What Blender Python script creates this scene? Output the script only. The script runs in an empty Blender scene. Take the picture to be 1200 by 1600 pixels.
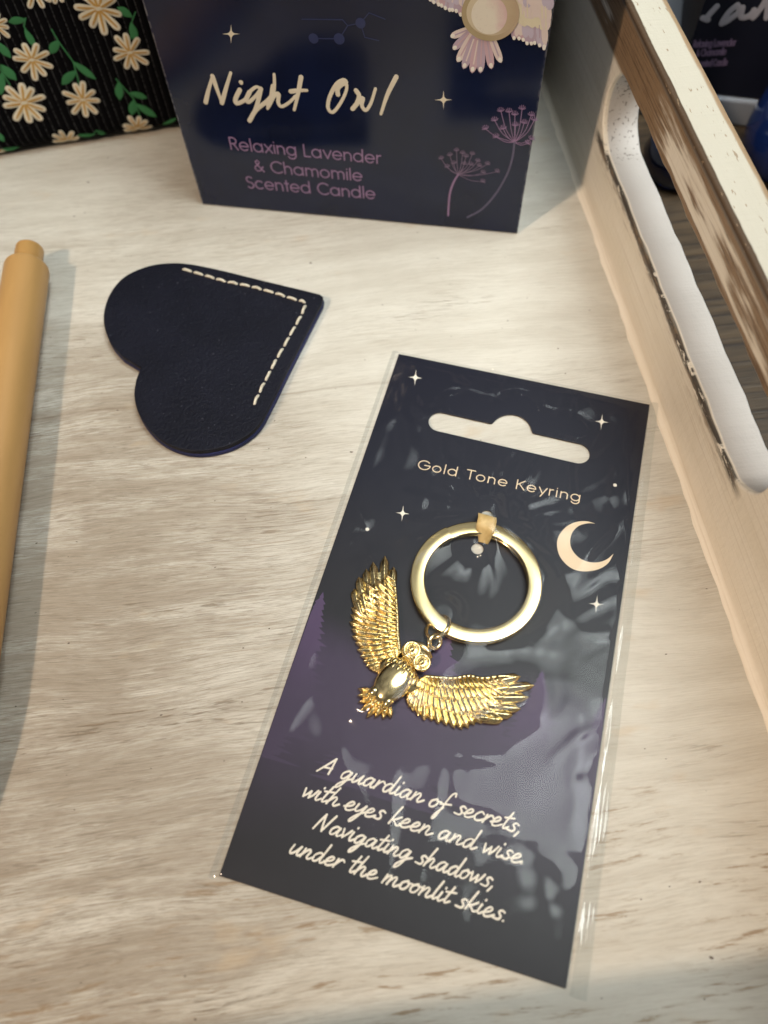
import bpy, bmesh, math, random
import numpy as np
from mathutils import Vector, Matrix

random.seed(7)
rng = np.random.default_rng(11)
SC = bpy.context.scene
MM = 0.001
V = Vector

# ------------------------------------------------------------------ camera
H = 147.0                                   # lens height above the tray floor, mm
F = 1150.0                                  # focal length in photo pixels (1200 x 1600)
RC = Matrix(((0.9927166941, -0.1170806642, 0.0283845607),
             (-0.1168617374, -0.8786056862, 0.4630284899),
             (-0.0292728467, -0.4629731809, -0.8858887821)))   # columns: right, down, forward
cam_d = bpy.data.cameras.new('camera')
cam = bpy.data.objects.new('camera', cam_d)
SC.collection.objects.link(cam)
SC.camera = cam
rt, dn, fw = RC.col[0], RC.col[1], RC.col[2]
cam.matrix_world = Matrix(((rt[0], -dn[0], -fw[0], 0), (rt[1], -dn[1], -fw[1], 0),
                           (rt[2], -dn[2], -fw[2], H * MM), (0, 0, 0, 1)))
cam_d.sensor_fit = 'VERTICAL'
cam_d.sensor_height = 36.0
cam_d.lens = 36.0 * F / 1600.0
cam_d.clip_start = 0.005
cam_d.clip_end = 50
cam_d.dof.use_dof = True
cam_d.dof.focus_distance = 0.158
cam_d.dof.aperture_fstop = 12.0

# ------------------------------------------------------------------ world: a dim shop interior with a pale ceiling
W = bpy.data.worlds.new('World')
SC.world = W
W.use_nodes = True
nt = W.node_tree
nt.nodes.clear()
def wn(t, **k):
    n = nt.nodes.new(t)
    for a, b in k.items():
        setattr(n, a, b)
    return n
wo = wn('ShaderNodeOutputWorld'); bg = wn('ShaderNodeBackground'); tc = wn('ShaderNodeTexCoord')
sep = wn('ShaderNodeSeparateXYZ'); nt.links.new(tc.outputs['Generated'], sep.inputs[0])
grad = wn('ShaderNodeValToRGB')
nt.links.new(sep.outputs[2], grad.inputs[0])
el = grad.color_ramp.elements
el[0].position = 0.0; el[0].color = (0.09, 0.085, 0.08, 1)
el[1].position = 0.35; el[1].color = (0.15, 0.145, 0.14, 1)
e = el.new(0.72); e.color = (0.27, 0.27, 0.27, 1)
e = el.new(0.95); e.color = (0.48, 0.485, 0.48, 1)
noi = wn('ShaderNodeTexNoise'); noi.inputs['Scale'].default_value = 3.2; noi.inputs['Detail'].default_value = 2.5
nt.links.new(tc.outputs['Generated'], noi.inputs['Vector'])
nr = wn('ShaderNodeValToRGB'); nt.links.new(noi.outputs['Fac'], nr.inputs[0])
nr.color_ramp.elements[0].position = 0.40; nr.color_ramp.elements[0].color = (0.45, 0.43, 0.40, 1)
nr.color_ramp.elements[1].position = 0.60; nr.color_ramp.elements[1].color = (1.25, 1.25, 1.25, 1)
mx = wn('ShaderNodeMix', data_type='RGBA', blend_type='MULTIPLY'); mx.inputs[0].default_value = 1.0
nt.links.new(grad.outputs[0], mx.inputs[6]); nt.links.new(nr.outputs[0], mx.inputs[7])
nt.links.new(mx.outputs[2], bg.inputs[0]); bg.inputs[1].default_value = 0.7
nt.links.new(bg.outputs[0], wo.inputs[0])

# ------------------------------------------------------------------ lamps
def aim(o, target):
    o.rotation_euler = (V(target) - o.location).to_track_quat('-Z', 'Y').to_euler()
def spot(name, loc, target, power, col, radius, ang, blend):
    d = bpy.data.lights.new(name, 'SPOT'); d.energy = power; d.color = col
    d.shadow_soft_size = radius * MM; d.spot_size = math.radians(ang); d.spot_blend = blend
    o = bpy.data.objects.new(name, d); SC.collection.objects.link(o)
    o.location = V(loc) * MM; aim(o, V(target) * MM)
    return o
# the shop's warm ceiling spotlight, up behind the photographer's left shoulder
spot('warm_spotlight', (-672, -352, 894), (20, -40, 0), 39, (1.0, 0.77, 0.56), 34, 44, 1.0)
# added overhead panel for the cool daylight, beam narrowed to imitate the phone's shadow
def panel(name, loc, target, power, col, size, spread):
    d = bpy.data.lights.new(name, 'AREA'); d.energy = power; d.color = col
    d.shape = 'DISK'; d.size = size; d.spread = math.radians(spread)
    o = bpy.data.objects.new(name, d); SC.collection.objects.link(o)
    o.location = V(loc) * MM; aim(o, V(target) * MM)
panel('cool_panel', (200, 190, 500), (66, 250, 0), 0.80, (0.92, 1.0, 0.985), 0.46, 62)
panel('sleeve_glare_lamp', (330, 30, 720), (40, 20, 0), 0.14, (0.90, 0.97, 1.0), 0.15, 120)  # small added lamp for the glare patch on the clear sleeve

SC.view_settings.view_transform = 'Standard'
SC.view_settings.look = 'None'
SC.view_settings.exposure = 0.0
SC.view_settings.gamma = 1.0
SC.render.engine = 'CYCLES'
SC.cycles.max_bounces = 10
SC.cycles.transparent_max_bounces = 16
SC.cycles.use_denoising = True
SC.cycles.sample_clamp_indirect = 6.0

# ------------------------------------------------------------------ geometry helpers (millimetres)
def ray(px, py):
    return RC @ V((px - 600.0, py - 800.0, F))
def at(px, py, z=0.0):                      # point of the plane z seen at a photo pixel
    d = ray(px, py); t = (z - H) / d.z
    return V((0, 0, H)) + d * t
def on_plane(px, py, p0, n):
    d = ray(px, py); o = V((0, 0, H))
    return o + d * ((p0 - o).dot(n) / d.dot(n))

class MB:
    """collects vertices (mm) and faces; builds ONE mesh object"""
    def __init__(s):
        s.v, s.f, s.m, s.s = [], [], [], []
    def add(s, vs, fs, mi=0, smooth=True):
        b = len(s.v)
        s.v += [tuple(p) for p in vs]
        for f in fs:
            s.f.append(tuple(i + b for i in f)); s.m.append(mi); s.s.append(smooth)
    def build(s, name, mats, parent=None, loc=None):
        me = bpy.data.meshes.new(name)
        off = V((0, 0, 0)) if parent is None else V(parent.get('_loc', (0, 0, 0)))
        if loc is not None:
            off = V(loc)
        me.from_pydata([(V(p) - off) * MM for p in s.v], [], s.f)
        for m in (mats if isinstance(mats, (list, tuple)) else [mats]):
            me.materials.append(m)
        me.polygons.foreach_set('material_index', s.m)
        me.polygons.foreach_set('use_smooth', s.s)
        me.update()
        o = bpy.data.objects.new(name, me)
        SC.collection.objects.link(o)
        if parent is not None:
            o.parent = parent
        elif loc is not None:
            o.location = V(loc) * MM
        return o

def thing(name, label, cat, loc=(0, 0, 0), group=None):
    o = bpy.data.objects.new(name, None); SC.collection.objects.link(o)
    o.empty_display_size = 0.01
    o.location = V(loc) * MM
    o['_loc'] = tuple(loc)
    o['label'] = label; o['category'] = cat
    if group: o['group'] = group
    return o
def tag(o, label, cat, group=None):
    o['label'] = label; o['category'] = cat
    if group: o['group'] = group
    return o

def box(mb, lo, hi, mi=0):
    x0, y0, z0 = lo; x1, y1, z1 = hi
    mb.add([(x0, y0, z0), (x1, y0, z0), (x1, y1, z0), (x0, y1, z0), (x0, y0, z1), (x1, y0, z1), (x1, y1, z1), (x0, y1, z1)],
           [(3, 2, 1, 0), (4, 5, 6, 7), (0, 1, 5, 4), (1, 2, 6, 5), (2, 3, 7, 6), (3, 0, 4, 7)], mi, False)

def slab(loops, thick, bevel=0.0, res=2):
    """flat plate with holes, bevelled edges: loops of 2D points -> (verts, faces) about z = 0"""
    cu = bpy.data.curves.new('tmp', 'CURVE'); cu.dimensions = '2D'; cu.fill_mode = 'BOTH'
    cu.extrude = max(thick / 2 - bevel, 0.001); cu.bevel_depth = bevel; cu.bevel_resolution = res; cu.offset = -bevel
    for lp in loops:
        sp = cu.splines.new('POLY'); sp.points.add(len(lp) - 1); sp.use_cyclic_u = True
        for i, p in enumerate(lp):
            sp.points[i].co = (p[0], p[1], 0, 1)
    o = bpy.data.objects.new('tmp', cu); SC.collection.objects.link(o)
    dg = bpy.context.evaluated_depsgraph_get()
    me = bpy.data.meshes.new_from_object(o.evaluated_get(dg))
    vs = [tuple(v.co) for v in me.vertices]; fs = [tuple(p.vertices) for p in me.polygons]
    bpy.data.objects.remove(o); bpy.data.curves.remove(cu); bpy.data.meshes.remove(me)
    return vs, fs

def smooth_line(pts, n=8, closed=False):
    P = [V(p) for p in pts]
    if len(P) < 3 and not closed:
        return P
    out = []
    m = len(P)
    for i in range(m if closed else m - 1):
        if closed:
            a, b, c, d = P[(i - 1) % m], P[i], P[(i + 1) % m], P[(i + 2) % m]
        else:
            a = P[i - 1] if i else P[0] * 2 - P[1]
            b, c = P[i], P[i + 1]
            d = P[i + 2] if i + 2 < m else P[-1] * 2 - P[-2]
        for k in range(n):
            t = k / n
            out.append(0.5 * ((2 * b) + (c - a) * t + (2 * a - 5 * b + 4 * c - d) * t * t + (3 * b - a - 3 * c + d) * t ** 3))
    if not closed:
        out.append(P[-1])
    return out

def inkstroke(mb, pts, r, nrm, flat=0.07, mi=0):
    """a flat printed or sewn line: low domed ribbon along 3D points lying on a surface of normal nrm; r is a number or list"""
    P = [V(p) for p in pts]
    Q = [P[0]]
    for p in P[1:]:
        if (p - Q[-1]).length > 1e-4: Q.append(p)
    P = Q
    if len(P) < 2: return
    rr = r if isinstance(r, (list, tuple)) else [r] * len(P)
    if len(rr) != len(P):
        rr = [rr[min(len(rr) - 1, int(i * len(rr) / len(P)))] for i in range(len(P))]
    d0 = (P[0] - P[1]).normalized(); d1 = (P[-1] - P[-2]).normalized()
    ring, rad = [], []
    for a in (1.0, 0.85, 0.5):
        ring.append(P[0] + d0 * rr[0] * a); rad.append(rr[0] * math.sqrt(max(0, 1 - a * a)) + 1e-4)
    ring += P; rad += list(rr)
    for a in (0.5, 0.85, 1.0):
        ring.append(P[-1] + d1 * rr[-1] * a); rad.append(rr[-1] * math.sqrt(max(0, 1 - a * a)) + 1e-4)
    nrm = V(nrm).normalized()
    vs, fs = [], []
    k = 5
    for i, p in enumerate(ring):
        t = (ring[min(i + 1, len(ring) - 1)] - ring[max(i - 1, 0)])
        if t.length < 1e-7: t = d1
        s = nrm.cross(t).normalized()
        for j in range(k):
            a = math.pi * j / (k - 1)
            vs.append(p + s * (rad[i] * math.cos(a)) + nrm * (rad[i] * math.sin(a) * flat))
    for i in range(len(ring) - 1):
        for j in range(k - 1):
            a = i * k + j
            fs.append((a, a + 1, a + k + 1, a + k))
    mb.add(vs, fs, mi, True)

def tube(mb, pts, r, n=10, mi=0, closed=False):
    P = [V(p) for p in pts]; m = len(P)
    rr = r if isinstance(r, (list, tuple)) else [r] * m
    up = V((0.123, 0.2, 0.97)).normalized()
    vs, fs = [], []
    for i in range(m):
        t = (P[(i + 1) % m] - P[i - 1]) if closed else (P[min(i + 1, m - 1)] - P[max(i - 1, 0)])
        t.normalize()
        a = t.cross(up).normalized(); b = a.cross(t)
        for j in range(n):
            g = 2 * math.pi * j / n
            vs.append(P[i] + (a * math.cos(g) + b * math.sin(g)) * rr[i])
    for i in range(m if closed else m - 1):
        for j in range(n):
            a0, b0 = i * n + j, i * n + (j + 1) % n
            a1, b1 = ((i + 1) % m) * n + j, ((i + 1) % m) * n + (j + 1) % n
            fs.append((a0, b0, b1, a1))
    if not closed:
        fs.append(tuple(range(n))[::-1]); fs.append(tuple((m - 1) * n + j for j in range(n)))
    mb.add(vs, fs, mi, True)

def lathe(mb, axis0, axis_dir, prof, n=48, mi=0):
    """prof: list of (distance along axis, radius)"""
    d = V(axis_dir).normalized(); a = d.orthogonal().normalized(); b = d.cross(a)
    o = V(axis0)
    vs, fs = [], []
    for (s, r) in prof:
        for j in range(n):
            g = 2 * math.pi * j / n
            vs.append(o + d * s + (a * math.cos(g) + b * math.sin(g)) * max(r, 1e-4))
    for i in range(len(prof) - 1):
        for j in range(n):
            fs.append((i * n + j, i * n + (j + 1) % n, (i + 1) * n + (j + 1) % n, (i + 1) * n + j))
    mb.add(vs, fs, mi, True)

def ellipsoid(mb, c, ax, ay, az, mi=0, nu=28, nv=16):
    """ax, ay, az: half-axis vectors"""
    c, ax, ay, az = V(c), V(ax), V(ay), V(az)
    vs, fs = [], []
    for i in range(nv + 1):
        th = math.pi * i / nv
        for j in range(nu):
            ph = 2 * math.pi * j / nu
            vs.append(c + ax * (math.sin(th) * math.cos(ph)) + ay * (math.sin(th) * math.sin(ph)) + az * math.cos(th))
    for i in range(nv):
        for j in range(nu):
            fs.append((i * nu + j, (i + 1) * nu + j, (i + 1) * nu + (j + 1) % nu, i * nu + (j + 1) % nu))
    mb.add(vs, fs, mi, True)

# ------------------------------------------------------------------ material helpers
class S:
    """a shader value with arithmetic"""
    def __init__(s, nt, sock): s.nt, s.k = nt, sock
    def _op(s, op, o=None, o2=None):
        n = s.nt.nodes.new('ShaderNodeMath'); n.operation = op
        s.nt.links.new(s.k, n.inputs[0])
        for i, x in ((1, o), (2, o2)):
            if x is None: continue
            if isinstance(x, S): s.nt.links.new(x.k, n.inputs[i])
            else: n.inputs[i].default_value = x
        return S(s.nt, n.outputs[0])
    def __add__(s, o): return s._op('ADD', o)
    __radd__ = __add__
    def __sub__(s, o): return s._op('SUBTRACT', o)
    def __mul__(s, o): return s._op('MULTIPLY', o)
    __rmul__ = __mul__
    def __truediv__(s, o): return s._op('DIVIDE', o)
    def abs(s): return s._op('ABSOLUTE')
    def max(s, o): return s._op('MAXIMUM', o)
    def min(s, o): return s._op('MINIMUM', o)
    def pow(s, o): return s._op('POWER', o)
    def sin(s): return s._op('SINE')
    def inv(s): return (s * -1.0) + 1.0
    def ss(s, a, b):                        # smoothstep from a to b
        n = s.nt.nodes.new('ShaderNodeMapRange'); n.interpolation_type = 'SMOOTHSTEP'
        s.nt.links.new(s.k, n.inputs[0])
        lo, hi = (a, b) if a < b else (b, a)
        n.inputs[1].default_value = lo; n.inputs[2].default_value = hi
        n.inputs[3].default_value = 0.0 if a < b else 1.0; n.inputs[4].default_value = 1.0 if a < b else 0.0
        return S(s.nt, n.outputs[0])

class M:
    def __init__(s, name, color=(0.5, 0.5, 0.5), rough=0.5, metal=0.0, spec=0.5, coat=0.0, coat_rough=0.1, sheen=0.0):
        s.m = bpy.data.materials.new(name); s.m.use_nodes = True
        s.nt = s.m.node_tree; s.b = s.nt.nodes['Principled BSDF']; s.out = s.nt.nodes['Material Output']
        s.set('Base Color', color); s.set('Roughness', rough); s.set('Metallic', metal)
        s.set('Specular IOR Level', spec); s.set('Coat Weight', coat); s.set('Coat Roughness', coat_rough); s.set('Sheen Weight', sheen)
    def set(s, k, v):
        i = s.b.inputs[k]
        if isinstance(v, S): s.nt.links.new(v.k, i)
        elif hasattr(v, 'links'): s.nt.links.new(v, i)
        elif isinstance(v, tuple) and len(v) == 3: i.default_value = (*v, 1)
        else: i.default_value = v
    def xyz(s):
        """object coordinates in mm"""
        t = s.nt.nodes.new('ShaderNodeTexCoord'); q = s.nt.nodes.new('ShaderNodeSeparateXYZ')
        s.nt.links.new(t.outputs['Object'], q.inputs[0])
        return tuple(S(s.nt, q.outputs[i]) * 1000.0 for i in range(3))
    def noise(s, x, y, z, scale=1.0, detail=3.0, rough=0.55, dist=0.0):
        c = s.nt.nodes.new('ShaderNodeCombineXYZ')
        for i, q in enumerate((x, y, z)):
            if isinstance(q, S): s.nt.links.new(q.k, c.inputs[i])
            else: c.inputs[i].default_value = q
        n = s.nt.nodes.new('ShaderNodeTexNoise'); n.inputs['Scale'].default_value = scale
        n.inputs['Detail'].default_value = detail; n.inputs['Roughness'].default_value = rough; n.inputs['Distortion'].default_value = dist
        s.nt.links.new(c.outputs[0], n.inputs['Vector'])
        return S(s.nt, n.outputs['Fac'])
    def mix(s, f, a, b):
        n = s.nt.nodes.new('ShaderNodeMix'); n.data_type = 'RGBA'
        if isinstance(f, S): s.nt.links.new(f.k, n.inputs[0])
        else: n.inputs[0].default_value = f
        for i, x in ((6, a), (7, b)):
            if isinstance(x, tuple): n.inputs[i].default_value = (*x, 1)
            else: s.nt.links.new(x, n.inputs[i])
        return n.outputs[2]
    def bump(s, h, dist=0.1, strength=1.0):
        n = s.nt.nodes.new('ShaderNodeBump'); n.inputs['Strength'].default_value = strength; n.inputs['Distance'].default_value = dist * MM
        s.nt.links.new(h.k, n.inputs['Height']); s.nt.links.new(n.outputs[0], s.b.inputs['Normal'])

def ink(name, col, rough=0.45, spec=0.4):
    return M(name, col, rough, spec=spec).m

# whitewashed board of the tray floor: grain runs along x
def mat_floor():
    m = M('whitewashed_board', rough=0.55, spec=0.35)
    x, y, z = m.xyz()
    warp = (m.noise(x * 0.011, y * 0.02, 3.0, detail=2) - 0.5) * 12.0
    yy = y + warp
    low = m.noise(x * 0.013, y * 0.022, 1.0, detail=3)
    left = x.ss(20.0, -60.0) * (y.ss(165.0, 105.0) * 0.8 + 0.2)                                     # paint more worn to the left, also darkened there in place of shade
    fine = m.noise(x * 0.06, yy * 1.5, 0.0, detail=6, rough=0.68)
    hair = m.noise(x * 0.13, yy * 3.4, 9.0, detail=4, rough=0.65)
    blot = m.noise(x * 0.03, yy * 0.16, 5.0, detail=4)
    col = m.mix(blot.ss(0.35, 0.68), (0.615, 0.585, 0.52), (0.54, 0.505, 0.44))
    worn = (fine.ss(0.50, 0.66)) * (low + left * 0.24 - 0.05).ss(0.44, 0.66)
    col = m.mix(worn * 0.72, col, (0.385, 0.315, 0.24))
    haze_ = m.noise(x * 0.022, yy * 0.13, 90.0, detail=6, rough=0.66)
    col = m.mix((haze_ + left * 0.16).ss(0.46, 0.72) * (left * 0.9 + 0.08), col, (0.335, 0.285, 0.225))
    col = m.mix(hair.ss(0.54, 0.64) * (0.08 + left * 0.6), col, (0.38, 0.32, 0.255))
    ga = m.noise(x * 0.17, yy * 2.4, 63.0, detail=6, rough=0.74)
    col = m.mix(ga.ss(0.47, 0.63) * (left * 0.55 + low.ss(0.42, 0.62) * 0.25 + 0.06), col, (0.27, 0.225, 0.175))
    gb = m.noise(x * 0.11, yy * 1.3, 73.0, detail=6, rough=0.7)
    col = m.mix(gb.ss(0.52, 0.68) * (left * 0.14 + 0.08), col, (0.66, 0.625, 0.555))
    gl = m.noise(x * 0.020, yy * 0.62, 103.0, detail=4, rough=0.6)   # fine dark growth lines, broken up
    gk = m.noise(x * 0.10, yy * 0.5, 113.0, detail=4, rough=0.65)
    line = (gl - 0.5).abs().ss(0.022, 0.004).max((gl - 0.58).abs().ss(0.018, 0.003)).max((gl - 0.42).abs().ss(0.018, 0.003))
    col = m.mix(line * gk.ss(0.44, 0.60) * (left * 0.60 + 0.16), col, (0.225, 0.185, 0.14))
    gm = m.noise(x * 0.035, yy * 1.7, 123.0, detail=4, rough=0.6)
    ln2 = (gm - 0.5).abs().ss(0.03, 0.004)
    col = m.mix(ln2 * gk.ss(0.62, 0.48) * (left * 0.42 + 0.10), col, (0.26, 0.215, 0.165))
    dash = m.noise(x * 0.11, yy * 1.35, 21.0, detail=4, rough=0.6)
    clump = m.noise(x * 0.025, yy * 0.07, 31.0, detail=2)
    dm = dash.ss(0.56, 0.66) * (clump + left * 0.09 - 0.05).ss(0.52, 0.66)
    col = m.mix(dm * (left * 0.4 + 0.35), col, (0.24, 0.175, 0.115))
    front = y.ss(30.0, 0.0)
    dash2 = m.noise(x * 0.10, yy * 0.9, 57.0, detail=6, rough=0.72)
    cl2 = m.noise(x * 0.03, yy * 0.10, 67.0, detail=2)
    col = m.mix(dash2.ss(0.52, 0.64) * cl2.ss(0.44, 0.58) * front * 0.9, col, (0.27, 0.19, 0.115))
    stain = m.noise(x * 0.05, yy * 0.11, 44.0, detail=3)
    col = m.mix(stain.ss(0.62, 0.75) * 0.4, col, (0.52, 0.39, 0.25))
    seam = (yy - 112.0 + (x * 0.02)).abs()
    sn = m.noise(x * 0.06, y * 0.1, 70.0, detail=3)
    col = m.mix(seam.ss(0.55, 0.08) * sn.ss(0.47, 0.60) * (left * 0.6 + 0.2), col, (0.22, 0.165, 0.115))
    speck = m.noise(x * 0.55, y * 0.9, 80.0, detail=1)
    col = m.mix(speck.ss(0.775, 0.80), col, (0.10, 0.07, 0.05))
    m.set('Base Color', col)
    m.bump(fine * 0.6 + hair * 0.5 - dm * 0.6, 0.26, 0.8)
    m.set('Roughness', fine * 0.2 + 0.45)
    return m.m

XW, TW = 73.7, 9.4                            # inner face and thickness of the tray's handle wall
ZL, ZU, ZT = 18.5, 38.4, 50.0                 # slot's lower and upper edge, wall top
def mat_wall():
    m = M('distressed_wall_paint', rough=0.5, spec=0.4)
    x, y, z = m.xyz()
    n1 = m.noise(y * 0.05, z * 0.55, x * 0.5, detail=5, rough=0.62)
    n2 = m.noise(y * 0.5, z * 0.9, x * 0.9, detail=4, rough=0.6)
    n3 = m.noise(y * 0.022, z * 0.11, x * 0.16 + 7.0, detail=3)
    brush = m.noise(y * 0.02, z * 1.6, x * 1.6, detail=3)
    col = m.mix(n3.ss(0.35, 0.65), (0.84, 0.775, 0.675), (0.79, 0.72, 0.61))
    col = m.mix(brush.ss(0.5, 0.72) * 0.38, col, (0.56, 0.47, 0.36))
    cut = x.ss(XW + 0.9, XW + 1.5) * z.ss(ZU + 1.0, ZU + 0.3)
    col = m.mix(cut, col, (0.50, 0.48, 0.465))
    # rail above the slot: brown wood through the paint on its inner face
    inner = x.ss(XW + 0.9, XW + 0.3)
    rail = z.ss(ZU - 1.0, ZU + 0.4)
    worn = (n3 * 0.9 + n1 * 0.5 + y.ss(95.0, 150.0) * 0.10).ss(0.64, 0.78) * rail * inner
    near_edge = (z - ZT).abs().ss(5.5, 0.0).max((z - ZU).abs().ss(3.2, 0.0)) * rail
    worn = worn.max((near_edge + n1 - 0.35).ss(0.45, 0.78) * inner * rail)
    col = m.mix(worn * 0.92, col, (0.235, 0.135, 0.06))
    col = m.mix((worn * m.noise(y * 0.07, z * 2.0, x * 2.0, detail=5, rough=0.7).ss(0.48, 0.64)) * 0.75, col, (0.10, 0.058, 0.03))
    # long edges of the top
    e1 = (x - XW).abs().ss(2.1, 0.15); e2 = (x - (XW + TW)).abs().ss(2.4, 0.2)
    top = z.ss(ZT - 1.6, ZT - 0.4)
    col = m.mix((e1 + n1 * 1.1 - 0.55).ss(0.35, 0.6) * top, col, (0.075, 0.045, 0.025))
    col = m.mix((e2 + n1 * 1.1 - 0.6).ss(0.3, 0.75) * top * 0.85, col, (0.27, 0.165, 0.08))
    col = m.mix(top * 0.9, col, (0.47, 0.445, 0.375))  # top face darkened in colour to offset the strong light it catches
    col = m.mix((e1 + n1 * 1.1 - 0.55).ss(0.35, 0.6) * top, col, (0.075, 0.045, 0.025))
    col = m.mix((e2 + n1 * 1.1 - 0.6).ss(0.3, 0.75) * top * 0.85, col, (0.27, 0.165, 0.08))
    tick = m.noise(y * 0.28, z * 1.0, x * 1.3, detail=2)
    col = m.mix(tick.ss(0.655, 0.69) * top * 0.8, col, (0.25, 0.17, 0.10))
    # cracked black line along the slot's lower inner edge
    sl = y.ss(60.0, 66.0) * y.ss(176.0, 170.0)
    ck = (z - ZL + 0.25 + (n1 - 0.5) * 3.0).abs().ss(1.75, 0.3) * x.ss(XW + 1.1, XW + 0.5) * sl
    ckn = m.noise(y * 0.16, z * 0.8, 3.0, detail=4, rough=0.7)
    col = m.mix(ck * ckn.ss(0.36, 0.47) * 0.96, col, (0.030, 0.022, 0.017))
    sm = z.ss(ZL - 6.0, ZL) * z.ss(ZL + 0.4, ZL) * x.ss(XW + 0.8, XW + 0.3) * sl
    col = m.mix(sm * ckn.ss(0.46, 0.62) * n1.ss(0.42, 0.58) * 0.75, col, (0.26, 0.18, 0.115))
    # flecks in the slot's rounded end
    fl = m.noise(y * 1.1, z * 1.1, x * 1.1, detail=2)
    inside = x.ss(XW + 1.0, XW + 1.6)
    col = m.mix(fl.ss(0.60, 0.645) * y.ss(158.0, 164.0) * inside * z.ss(ZU + 0.5, ZU) * 0.75, col, (0.16, 0.14, 0.13))
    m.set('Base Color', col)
    rip = m.noise(y * 0.7, z * 0.25, x * 0.10, detail=4)
    m.bump(n2 * 0.5 + rip * 0.8 + n1 * 0.5 - ck * 0.8, 0.26, 0.8)
    return m.m

def mat_table():
    m = M('dark_table_wood', rough=0.45, spec=0.4)
    x, y, z = m.xyz()
    g = m.noise(x * 0.02, y * 0.55, 0.0, detail=5, rough=0.65)
    h = m.noise(x * 0.03, y * 0.12, 4.0, detail=3)
    col = m.mix(h.ss(0.35, 0.65), (0.05, 0.032, 0.018), (0.095, 0.06, 0.032))
    col = m.mix(g.ss(0.48, 0.62), col, (0.03, 0.018, 0.011))
    m.set('Base Color', col); m.bump(g, 0.3, 0.7)
    return m.m

def mat_gold(name='gold_plate', rough=0.13, bumpy=0.0):
    m = M(name, (0.91, 0.735, 0.39), rough, metal=1.0)
    if bumpy:
        x, y, z = m.xyz()
        n = m.noise(x * 1.9, y * 1.9, z * 1.9, detail=2)
        m.bump(n, bumpy, 0.6)
    return m.m

GOLD = mat_gold('polished_gold_plate', 0.14)
GOLD_CAST = mat_gold('cast_gold_relief', 0.21, 0.10)

# ------------------------------------------------------------------ the table under the tray
mb = MB(); ZTAB = -9.0
mb.add([(-2500, -2500, ZTAB), (2500, -2500, ZTAB), (2500, 2500, ZTAB), (-2500, 2500, ZTAB)], [(0, 1, 2, 3)], 0, False)
o = mb.build('table_top', mat_table()); o['kind'] = 'structure'

# ------------------------------------------------------------------ the tray
tray = thing('wooden_tray', 'whitewashed wooden tray with worn brown edges and a long slotted handle', 'tray')
Y0, Y1, X0 = -34.0, 270.0, -330.0
WALL = mat_wall()
mb = MB()
nx, ny = 2, 2
box(mb, (X0, Y0, -6.5), (XW, Y1, 0.0))
mb.build('base', mat_floor(), tray)
def slotted_wall():
    cy0, cy1, r = 68.0, 162.5, (ZU - ZL) / 2
    cz = ZL + r
    outer = [(Y0 - TW, -6.6), (Y1 + TW, -6.6), (Y1 + TW, ZT), (Y0 - TW, ZT)]
    hole = []
    for i in range(25):
        a = -math.pi / 2 + math.pi * i / 24
        hole.append((cy1 + r * math.cos(a), cz + r * math.sin(a)))
    for i in range(25):
        a = math.pi / 2 + math.pi * i / 24
        hole.append((cy0 + r * math.cos(a), cz + r * math.sin(a)))
    # subdivide so that the hand-sanded edges can wander a little
    def sub(lp, n):
        out = []
        for i in range(len(lp)):
            a, b = V(lp[i]), V(lp[(i + 1) % len(lp)])
            k = max(1, int((b - a).length / n))
            out += [a.lerp(b, j / k) for j in range(k)]
        return out
    hole = sub(hole, 4.0)
    hole = [p + V((0, 0.22 * math.sin(p[0] * 0.31) + 0.16 * math.sin(p[0] * 0.83 + 1))) for p in hole]
    vs, fs = slab([sub(outer, 12.0), hole], TW, 0.5, 2)
    return [(XW + TW / 2 + w, u, v) for (u, v, w) in vs], [f[::-1] for f in fs]
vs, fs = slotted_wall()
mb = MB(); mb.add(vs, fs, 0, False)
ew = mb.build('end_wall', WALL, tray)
for p in ew.data.polygons: p.use_smooth = True
try:
    ew.modifiers.new('face_normals', 'WEIGHTED_NORMAL').weight = 90
except Exception:
    for p in ew.data.polygons: p.use_smooth = False
# painted fillet where floor meets the handle wall
mb = MB()
fv, ff = [], []
rad = 1.6
ysn = 80
for i in range(ysn + 1):
    yy = Y0 + (Y1 - Y0) * i / ysn
    for j in range(7):
        a = math.pi / 2 * j / 6
        rr_ = rad * (1 + 0.12 * math.sin(yy * 0.23) + 0.1 * math.sin(yy * 0.71))
        fv.append((XW + 0.02 - rr_ + rr_ * math.sin(a), yy, 0.02 + rr_ - rr_ * math.cos(a)))
for i in range(ysn):
    for j in range(6):
        a = i * 7 + j
        ff.append((a, a + 1, a + 8, a + 7))
mb.add(fv, ff, 0, True)
mb.build('corner_fillet', WALL, tray)
for nm, lo, hi in (('side_wall', (X0 - TW, Y0 - TW, -6.6), (XW - 0.05, Y0, ZT)), ('side_wall', (X0 - TW, Y1, -6.6), (XW - 0.05, Y1 + TW, ZT)),
                   ('end_wall', (X0 - TW, Y0 + 0.05, -6.6), (X0, Y1 - 0.05, ZT))):
    mb = MB(); box(mb, lo, hi); o = mb.build(nm, WALL, tray)
    bv = o.modifiers.new('soft', 'BEVEL'); bv.width = 0.8 * MM; bv.segments = 3

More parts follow.
